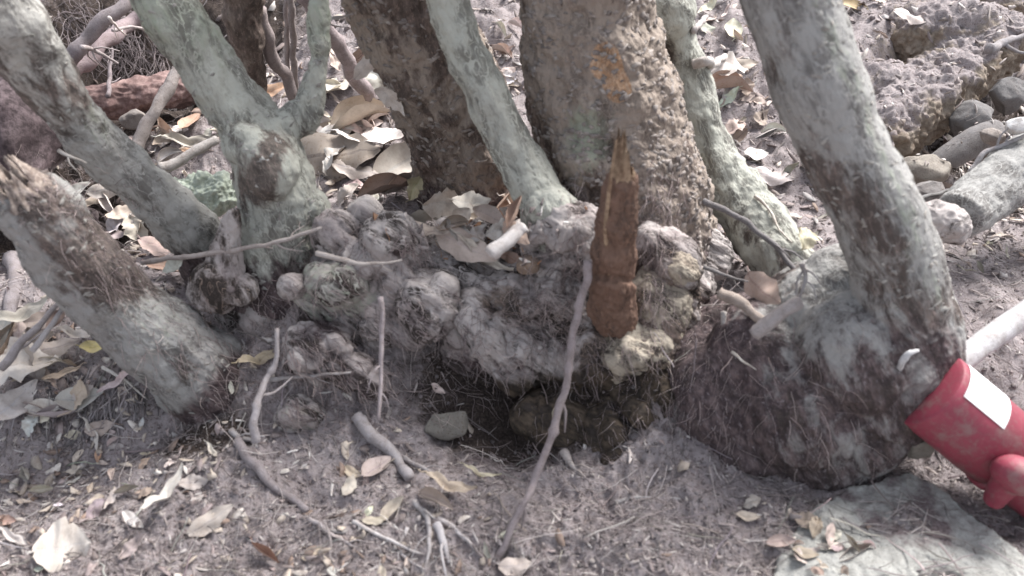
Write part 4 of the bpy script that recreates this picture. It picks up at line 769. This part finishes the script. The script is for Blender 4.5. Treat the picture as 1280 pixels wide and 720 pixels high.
# white label wrapped on the barrel
best = math.atan2(np.dot(np.array([.1, -.35, 1]), w), np.dot(np.array([.1, -.35, 1]), u)); lv = []; nu_, nv_ = 24, 16
for i in range(nu_+1):
    for j in range(nv_+1):
        s = .012+(Lb*.42-.012)*i/nu_; th = best-.62+1.05*j/nv_; lv.append(A0+ax*s+(u*math.cos(th)+w*math.sin(th))*(R+.0012))
lq = np.array([[i*(nv_+1)+j, (i+1)*(nv_+1)+j, (i+1)*(nv_+1)+j+1, i*(nv_+1)+j+1] for i in range(nu_) for j in range(nv_)])
t = NT('label_paper'); co = t.n('TexCoord').outputs['Object']; n = t.noise(co, 45, 5, .7); c = t.mix(t.g(n, .60, .70), (.85, .85, .84), (.42, .44, .42)); M['paper'] = t.out(c, n, .1, .001, .55)
part('label', np.array(lv), lq, M['paper'], tR)

# ------------------------------------------------------------------ loose litter
for V_, Q_ in add_late: add_bvh(V_, Q_)
BVH = BVHTree.FromPolygons([Vector(v) for v in np.vstack(BV)], BF)
def zone(px, py):
    if py < 260:
        if px < 300: return 'behind the two pale trunks'
        if px < 540: return 'in the leaf pile left of the rough dark trunk'
        if px < 700: return 'between the rough trunk and the thick central trunk'
        if px < 1060: return 'on the bank left of the big right trunk'
        return 'on the stony bank at the top right'
    if py < 430:
        if px < 330: return 'around the frayed stump'
        if px < 880: return 'on top of the knotted root mass'
        if px < 1120: return 'around the root flare of the big trunk'
        return 'on the bright ground at the right edge'
    if px < 300: return 'in the litter at the lower left'
    if px < 620: return 'in the litter below the mound of roots'
    if px < 960: return 'on the bare soil at the bottom centre'
    return 'beside the flat slab at the lower right'
CN = [('cream', PALE, 3), ('tan', TAN, 4), ('brown', BRN, 1.5), ('mauve', MAUVE, 2.5), ('grey', GREY, 3), ('white', WHITE, 1.5), ('orange brown', ORG, 1.1)]
CW = np.array([c[2] for c in CN]); CW /= CW.sum()
LAND = [(270, 340, 'the cone shaped sprout'), (125, 437, 'the yellow leaf'), (88, 690, 'the large pale round leaf'), (211, 625, 'the long pale strip'), (343, 606, 'the dark arched root'), (332, 694, 'the rusty rolled leaf'), (320, 500, 'the upright crooked twig'), (380, 516, 'the low green lump'),
    (476, 450, 'the thin upright twig'), (482, 560, 'the thick forked root'), (560, 680, 'the fan of roots'), (660, 610, 'the long bowed twig'), (560, 520, 'the mossy flat stone'), (800, 622, 'the half buried grey root'), (730, 590, 'the short pale root'), (900, 600, 'the left foot of the root flare'), (960, 690, 'the dark mauve leaf'),
    (1060, 665, 'the dark stick on the slab'), (1160, 690, 'the stone slab'), (1230, 620, 'the red fitting'), (1230, 430, 'the whitish pole'), (1230, 330, 'the pale log'), (965, 380, 'the pinkish brown leaf'), (1000, 305, 'the yellow green leaf'), (944, 196, 'the bright oval leaf'), (906, 115, 'the shredded white leaf'), (910, 75, 'the pale branch'),
    (1130, 100, 'the earth bank'), (1210, 180, 'the gully stones'), (456, 158, 'the broad curled leaf'), (492, 215, 'the glossy curled leaf'), (420, 112, 'the upright cream leaf'), (243, 165, 'the curled orange leaf'), (255, 243, 'the moss cushion'), (180, 150, 'the leaning brown stick'), (100, 70, 'the bent dark branch'), (620, 290, 'the litter pocket'),
    (485, 300, 'the lilac burl'), (215, 345, 'the reddish curled leaf'), (30, 480, 'the crumpled whitish leaf'), (20, 400, 'the left edge root'), (625, 100, 'the smooth leaning stem'), (30, 640, 'the orange leaf at the edge'), (420, 610, 'the small round pinkish leaf'), (1060, 13, 'the golden leaf'), (860, 480, 'the dark soil by the flare')]
def place(px, py):
    i = min(range(len(LAND)), key=lambda k: (LAND[k][0]-px)**2+(LAND[k][1]-py)**2); dx, dy = px-LAND[i][0], py-LAND[i][1]; r = math.hypot(dx, dy)
    w = 'touching' if r < 22 else (('just ' if r < 60 else '')+(('right of' if dx > 0 else 'left of') if abs(dx) > abs(dy) else ('below' if dy > 0 else 'above')))
    return w+' '+LAND[i][2]
def wspots(n, ymin=.55, ymax=5, bias=None):
    y = 1/rng.uniform(1/ymax, 1/ymin, n); x = rng.uniform(-1, 1, n)*(.30+.66*y); return x, y
def rich(x, y):
    """how leafy the litter is at a place"""
    k = .05+.46*(y > 1.5)+.9*np.exp(-((x+.55)/.50)**2-((y-2.15)/.6)**2)+.8*np.exp(-((x+.85)/.45)**2-((y-1.15)/.30)**2)+.35*np.exp(-((x+.25)/.25)**2-((y-.85)/.13)**2)+.4*np.exp(-((x-.5)/.12)**2-((y-.85)/.10)**2)+.35*(y > 1.6)*(x > .2)*(x < 1.4)
    return np.clip(k, 0, 1)
made = 0; x, y = wspots(9000)
keep = rng.uniform(size=len(x)) < rich(x, y)**1.4
for a, b in zip(x[keep], y[keep]):
    if made >= 100: break
    h = down(a, b, ground_z(np.array([a]), np.array([b]))[0]+.10)
    if h is None or h[1][2] < .3: continue
    p, n = h; px, py, d = proj(p)
    if not (-10 < px < 1290 and -10 < py < 730) or not seen(p+n*.01): continue
    ci = rng.choice(len(CN), p=CW); cn, cc, _ = CN[ci]; m = int(rng.choice([0, 1, 2, 3, 4, 5, 6, 7, 8, 9])); L = rng.uniform(.014, .034)*(1+.9*(b > 1.5))
    o = link('dry_leaf', LM[m]); nn = n+rng.normal(0, .25, 3); nn /= np.linalg.norm(nn)
    o.matrix_world = Matrix.Translation(Vector(p+np.array([0, 0, .003]))) @ orient(nn, rng.uniform(0, 360), rng.normal(0, 12), rng.normal(0, 14)) @ Matrix.Diagonal((L, L*rng.uniform(.7, 1.4), L, 1))
    o.color = (*vary(cc), 1); z_ = zone(px, py); sh = ('folded', 'arched', 'curled', 'cupped', 'rolled', 'twisted', 'flat', 'narrow', 'ragged', 'tube shaped')[m]; sz = 'tiny' if L < .022 else ('small' if L < .034 else 'medium'); tag(o, f'{sz} {cn} {sh} leaf {place(px, py)}', 'leaf', f'small dry leaves {z_}'); made += 1
SHN = ('folded', 'arched', 'curled', 'cupped', 'rolled', 'twisted', 'flat', 'narrow', 'ragged', 'tube shaped'); used = set()
for cx, cy, sx, sy, n, l0, l1, cols in ((45, 460, 50, 55, 22, 30, 62, (0, 0, 1, 4, 5, 5, 3)), (130, 275, 30, 25, 7, 22, 40, (0, 1, 4, 5)), (440, 150, 42, 60, 16, 26, 56, (0, 0, 5, 1, 2)), (625, 90, 14, 40, 8, 20, 34, (0, 5, 1)), (925, 120, 45, 75, 16, 18, 40, (0, 5, 4, 2, 1)), (60, 600, 60, 50, 12, 22, 48, (0, 4, 3, 2)), (1180, 320, 40, 20, 4, 16, 30, (5, 4)), (215, 180, 30, 35, 9, 20, 42, (1, 0, 4, 6)), (1000, 690, 70, 22, 8, 20, 40, (1, 3, 2, 0))):
    tries = 0; got = 0
    while got < n and tries < 200:
        tries += 1; px, py = rng.normal(cx, sx), rng.normal(cy, sy)
        if not (0 < px < 1279 and 0 < py < 719): continue
        p, nn = S(px, py)
        if nn[2] < .45 or p[2] > ground_z(p[:1], p[1:2])[0]+.05: continue
        cn, cc, _ = CN[cols[rng.integers(len(cols))]]; m = int(rng.integers(10)); L = rng.uniform(l0, l1); lb = f"{'larger' if L > 40 else 'smallish'} {cn} {SHN[m]} leaf {place(px, py)}"
        if lb in used: continue
        used.add(lb); leaf(px, py, L, rng.uniform(0, 360), vary(cc), m, lb, rng.normal(6, 10), rng.normal(0, 12), rng.uniform(.02, .2), rng.uniform(.8, 1.4), group='dry leaves heaped between and around the stems'); got += 1
TW = []
for k in range(8):
    pts = np.zeros((6, 4)); pts[:, 0] = np.linspace(-.5, .5, 6); pts[:, 1] = np.cumsum(rng.normal(0, .03, 6)); pts[:, 2] = .03+np.abs(np.cumsum(rng.normal(0, .02, 6))); pts[:, 3] = np.linspace(.022, .010, 6)*rng.uniform(.7, 1.2)
    v, f = tube(pts, 6, 2, wob=.05); me = mk_mesh('twig', v, f); me.materials.append(M['tinted']); TW.append(me)
made = 0; x, y = wspots(3000, .6, 4)
for a, b in zip(x, y):
    if made >= 150: break
    h = down(a, b, ground_z(np.array([a]), np.array([b]))[0]+.10)
    if h is None or h[1][2] < .3: continue
    p, n = h; px, py, d = proj(p)
    if not (-10 < px < 1290 and -10 < py < 730) or not seen(p+n*.01): continue
    L = rng.uniform(.03, .10)*(1+.3*(b > 1.5)); o = link('twig', TW[rng.integers(8)]); nn = n+rng.normal(0, .12, 3); nn /= np.linalg.norm(nn)
    cn, cc = [('dark', (.15, .12, .12)), ('grey brown', (.28, .24, .23)), ('pale', (.50, .46, .43))][rng.choice(3, p=[.25, .4, .35])]
    o.matrix_world = Matrix.Translation(Vector(p+np.array([0, 0, .004]))) @ orient(nn, rng.uniform(0, 360)) @ Matrix.Diagonal((L, L, min(L, .05), 1))
    o.color = (*vary(cc), 1); z_ = zone(px, py); sz = 'tiny' if L < .05 else ('short' if L < .08 else 'longer'); tag(o, f'{sz} {cn} twig {place(px, py)}', 'twig', f'short twigs {z_}'); made += 1

# fine litter nobody could count
def onground(n, ymin=.5, ymax=6, lift=.0015, rk=None):
    x, y = wspots(n, ymin, ymax)
    if rk is not None:
        k = rng.uniform(size=n) < rk(x, y); x, y = x[k], y[k]
    dk = 1.3*np.exp(-((x+1.12)/.42)**2-((y-2.48)/.38)**2)+1.15*np.exp(-((x-.05)/.27)**2-((y-1.18)/.14)**2)+.7*np.exp(-((x+1.1)/.34)**2-((y-1.72)/.20)**2)
    k = rng.uniform(size=len(x)) > dk; x, y = x[k], y[k]
    p = np.stack([x, y, ground_z(x, y)+lift], -1); return p, gn(x, y)
def strip_t(w, n=4):
    V = []; c = rng.normal(0, .25); u = rng.normal(0, .35)
    for i in range(n+1):
        t = i/n-.5; ww = w*(1-.7*abs(2*t)**3)
        for s in (-1, 1): V.append((t, c*t*t+s*ww, .10+u*t*t*.6+.3*ww*s*s))
    V = np.array(V); V[:, 2] -= V[:, 2].min()-.01
    B = V-[0, 0, .03]; n2 = len(V); VV = np.vstack([V, B]); Q = []
    for i in range(n):
        a = 2*i; Q += [[a, a+2, a+3, a+1], [n2+a, n2+a+1, n2+a+3, n2+a+2], [a, n2+a, n2+a+2, a+2], [a+1, a+3, n2+a+3, n2+a+1]]
    return VV, [np.array(Q)]
def straw_t():
    pts = np.zeros((4, 4)); pts[:, 0] = np.linspace(-.5, .5, 4); pts[:, 1] = np.cumsum(rng.normal(0, .07, 4)); pts[:, 2] = .03+np.abs(rng.normal(0, .05, 4)); pts[:, 3] = .014
    return tube(pts, 3, 2)
def chip_t(k=6):
    a = np.sort(rng.uniform(0, 2*math.pi, k)); r = rng.uniform(.5, 1, k); top = np.stack([np.cos(a)*r*.5, np.sin(a)*r*.35, .10+rng.normal(0, .06, k)], 1)
    bot = top-[0, 0, .05]; V = np.vstack([top, bot, [[0, 0, .16]], [[0, 0, .09]]])
    T = [[2*k, i, (i+1) % k] for i in range(k)]+[[2*k+1, k+(i+1) % k, k+i] for i in range(k)]; Q = [[i, k+i, k+(i+1) % k, (i+1) % k] for i in range(k)]
    return V, [np.array(Q), np.array(T)]
def crumb_t():
    v, f = ball((0, 0, .12), .5, .36, .26, nu=6, nv=4); return v+rng.normal(0, .10, v.shape), f
def litter(name, label, tm, n, smin, smax, cols, lift=.001, tiltsd=.25, flat=(1, 1, 1), rk=None, v=.25, pos=None, hug=None):
    p, nn = pos if pos is not None else onground(n, rk=rk, lift=lift); n = len(p)
    L = np.exp(rng.uniform(math.log(smin), math.log(smax), n))*(1+.55*np.clip(p[:, 1]-1.2, 0, 2.5)); nn = nn+rng.normal(0, tiltsd, (n, 3)); nn /= np.linalg.norm(nn, axis=1)[:, None]
    S_ = np.stack([L*flat[0], L*flat[1]*rng.uniform(.6, 1.3, n), L*flat[2]], 1)
    v_, f_, c_ = batch(tm, p, frames(nn, rng.uniform(0, 6.3, n), ref=np.array([0, 1.0, .01])), S_, shade(cols, n, v)); o = link(name, mk_mesh(name, v_, f_, col=c_, smooth=False), M['bits']); return tag(o, label, None, kind='stuff')
pal_s = [(.42, .36, .345), (.30, .245, .235), (.20, .155, .15), (.55, .49, .46), (.12, .09, .088)]
litter('straw_litter', 'thin straws and rootlets strewn over the soil', [straw_t() for _ in range(14)], 30000, .008, .038, pal_s, lift=.002)
def fibre_t():
    pts = np.zeros((8, 4)); pts[:, 0] = np.linspace(-.5, .5, 8); pts[:, 1] = np.cumsum(np.cumsum(rng.normal(0, .035, 8))); pts[:, 2] = .02+np.abs(np.cumsum(rng.normal(0, .012, 8))); pts[:, 3] = .0075*rng.uniform(.6, 1.3); return tube(pts, 3, 1)
litter('fibre_litter', 'long thin fibres and rootlets matted over the soil', [fibre_t() for _ in range(24)], 5200, .030, .095, [(.50, .44, .42), (.34, .28, .27), (.18, .14, .14), (.10, .075, .078), (.62, .57, .54)], lift=.004, tiltsd=.12)
litter('bark_strip_litter', 'narrow shreds of bark and grass strewn over the soil', [strip_t(rng.uniform(.03, .09)) for _ in range(14)], 8000, .010, .035, pal_s+[(.70, .66, .63)], lift=.001)
litter('chip_litter', 'small bark chips and leaf crumbs over the soil', [chip_t() for _ in range(16)], 15000, .004, .016, [(.28, .225, .215), (.20, .155, .15), (.12, .09, .088), (.40, .35, .33), (.50, .45, .42)])
litter('soil_crumb', 'crumbs of mauve grey soil', [crumb_t() for _ in range(10)], 15000, .003, .011, [(.15, .115, .117), (.11, .082, .085), (.20, .165, .165), (.07, .052, .053)], lift=-.001)
litter('leaf_litter', 'crumpled pale leaves carpeting the ground between the trunks', [chip_t(8) for _ in range(10)]+[strip_t(.2, 4) for _ in range(10)], 16000, .010, .034, [PALE, TAN, MAUVE, GREY, BRN, (.14, .10, .09), TAN, (.20, .15, .14)], rk=lambda x, y: rich(x, y)**1.6, tiltsd=.35, lift=.003)

# litter lying on the earth bank
pb = []; nb = []
while len(pb) < 3200:
    a, b = rng.uniform(.75, 2.3), rng.uniform(1.75, 3.4); h = down(a, b)
    if h is not None and h[1][2] > .45 and h[0][2] < .6: pb.append(h[0]+h[1]*.002); nb.append(h[1])
litter('bank_litter', 'small chips and straws lying on the earth bank', [straw_t() for _ in range(8)]+[chip_t() for _ in range(8)]+[strip_t(.1) for _ in range(6)], 0, .008, .026, pal_s+[(.6, .56, .53), (.25, .20, .17)], pos=(np.array(pb), np.array(nb)), tiltsd=.4)
# litter caught on top of the root mass
pp = []; nn_ = []
for k in range(5000):
    px, py = rng.normal(605, 42), rng.normal(296, 20); p, n = S(px, py)
    if n[2] > .25 and abs(py-296) < 45: pp.append(p+n*.002); nn_.append(n)
    if len(pp) > 420: break
litter('pocket_litter', 'small bright litter caught in the pocket of the root mass', [straw_t() for _ in range(6)]+[chip_t() for _ in range(6)]+[strip_t(.12) for _ in range(5)], 0, .010, .032, pal_s+[WHITE, ORG], pos=(np.array(pp), np.array(nn_)), tiltsd=.5)

# rootlets, hair roots
def hairs(name, label, spots, n, L, rad, cols, droop=.4, spread=.5, out=.3, parent=None, seg=5, ymin=0):
    Vs = []; Cs = []; FQ = []; FT = []; off = 0
    for k in range(n):
        px, py, sx, sy, dx, dy = spots[rng.integers(len(spots))]; p, nn = S(rng.normal(px, sx), rng.normal(py, sy))
        if p[1] < ymin: continue
        hx_, hy_, _ = proj(p)
        if 735 < hx_ < 800 and 200 < hy_ < 420: continue
        d = RT*dx+UP*dy+rng.normal(0, spread, 3)+nn*out; d /= np.linalg.norm(d); l = L*rng.uniform(.4, 1.3); pts = [p+nn*.001]
        for i in range(seg):
            d = d+rng.normal(0, .22, 3)-np.array([0, 0, droop*.25]); d /= np.linalg.norm(d); q = pts[-1]+d*l/seg
            h = BVH.find_nearest(Vector(q))
            if h[0] is not None:
                hn = np.array(h[1]); dn = np.dot(q-np.array(h[0]), hn)
                if dn < .002: q = np.array(h[0])+hn*.002
            pts.append(q)
        r = rad*rng.uniform(.6, 1.4); rows = np.hstack([np.array(pts), np.linspace(r, r*.4, seg+1)[:, None]])
        v, f = tube(rows, 3, 1); Vs.append(v); FQ.append(f[0]+off); FT.append(f[1]+off); off += len(v); Cs.append(np.repeat(shade(cols, 1), len(v), axis=0))
    V = np.vstack(Vs); c = np.vstack(Cs)
    if parent: o = part(name, V, [np.vstack(FQ), np.vstack(FT)], M['bits'], parent, col=c, smooth=False); o['kind'] = 'stuff'
    else: o = tag(link(name, mk_mesh(name, V, [np.vstack(FQ), np.vstack(FT)], col=c, smooth=False), M['bits']), label, kind='stuff')
    return o
RC = [(.24, .17, .17), (.36, .28, .27), (.16, .115, .12), (.46, .38, .36)]
hairs('fine_roots', '', [(730, 245, 14, 12, -.3, -.8), (725, 330, 14, 30, -.2, -.9), (815, 330, 14, 40, .1, -1), (800, 380, 20, 30, .1, -1), (830, 250, 20, 25, 0, -1), (520, 310, 14, 18, .5, -.8), (690, 360, 40, 30, -.5, -.8), (640, 430, 60, 30, .4, -.8), (560, 450, 60, 30, 0, -1), (760, 500, 50, 40, .1, -1), (420, 330, 30, 30, -.4, -.8), (860, 450, 40, 60, 0, -1), (600, 400, 60, 40, .8, -.6), (700, 390, 40, 50, -.7, -.7), (450, 380, 50, 40, .7, -.6)], 2200, .04, .0005, RC, parent=tF, out=.12)
hairs('fine_roots', '', [(130, 300, 30, 30, .5, -.8), (100, 250, 30, 25, .4, .2), (200, 420, 50, 40, .6, -.7), (60, 240, 25, 20, -.5, .7), (150, 340, 20, 20, .6, -.6)], 420, .04, .0006, RC, parent=tC, spread=.3)
hairs('fine_roots', '', [(950, 480, 70, 60, .5, -.7), (1040, 540, 50, 50, .2, -1), (900, 540, 40, 40, 0, -1)], 120, .05, .0005, RC, parent=tH)
hairs('rootlet_mat', 'mat of purplish rootlets covering the mound', [(340, 420, 40, 40, .6, -.7), (400, 450, 50, 40, .5, -.8), (450, 500, 60, 25, .7, -.5), (330, 480, 50, 25, .7, -.4), (620, 575, 90, 10, .7, -.5)], 900, .05, .0006, RC, spread=.35, out=.1)
litter('bark_debris', 'coarse bark debris and broken twigs over the ground behind the stems', [straw_t() for _ in range(8)]+[strip_t(.16) for _ in range(8)], 11000, .012, .036, [(.17, .12, .105), (.28, .20, .17), (.40, .32, .28), (.11, .08, .075), (.58, .50, .45)], rk=lambda x, y: (y > 1.5)*.8, tiltsd=.4, lift=.003, flat=(1, .8, 1))
hairs('root_tangle', 'tangle of thin roots hanging in the dark hollow at the upper left', [(185, 60, 26, 24, .6, -.9), (140, 50, 20, 20, .5, -.8), (210, 80, 18, 18, .5, -.9), (60, 40, 25, 25, .5, -.6), (120, 20, 40, 15, .3, -.9)], 520, .16, .0013, [(.20, .155, .165), (.10, .075, .08), (.34, .28, .285)], spread=.35, out=.9, seg=7, ymin=1.9)
hairs('frayed_fibre', 'clump of dark frayed bark fibres at the lower left', [(110, 480, 30, 12, .1, -1), (90, 520, 30, 14, -.2, -1), (150, 500, 20, 15, .3, -1)], 170, .06, .0022, [(.20, .17, .175), (.09, .075, .08), (.34, .30, .31)], spread=.25, out=.5, seg=6)
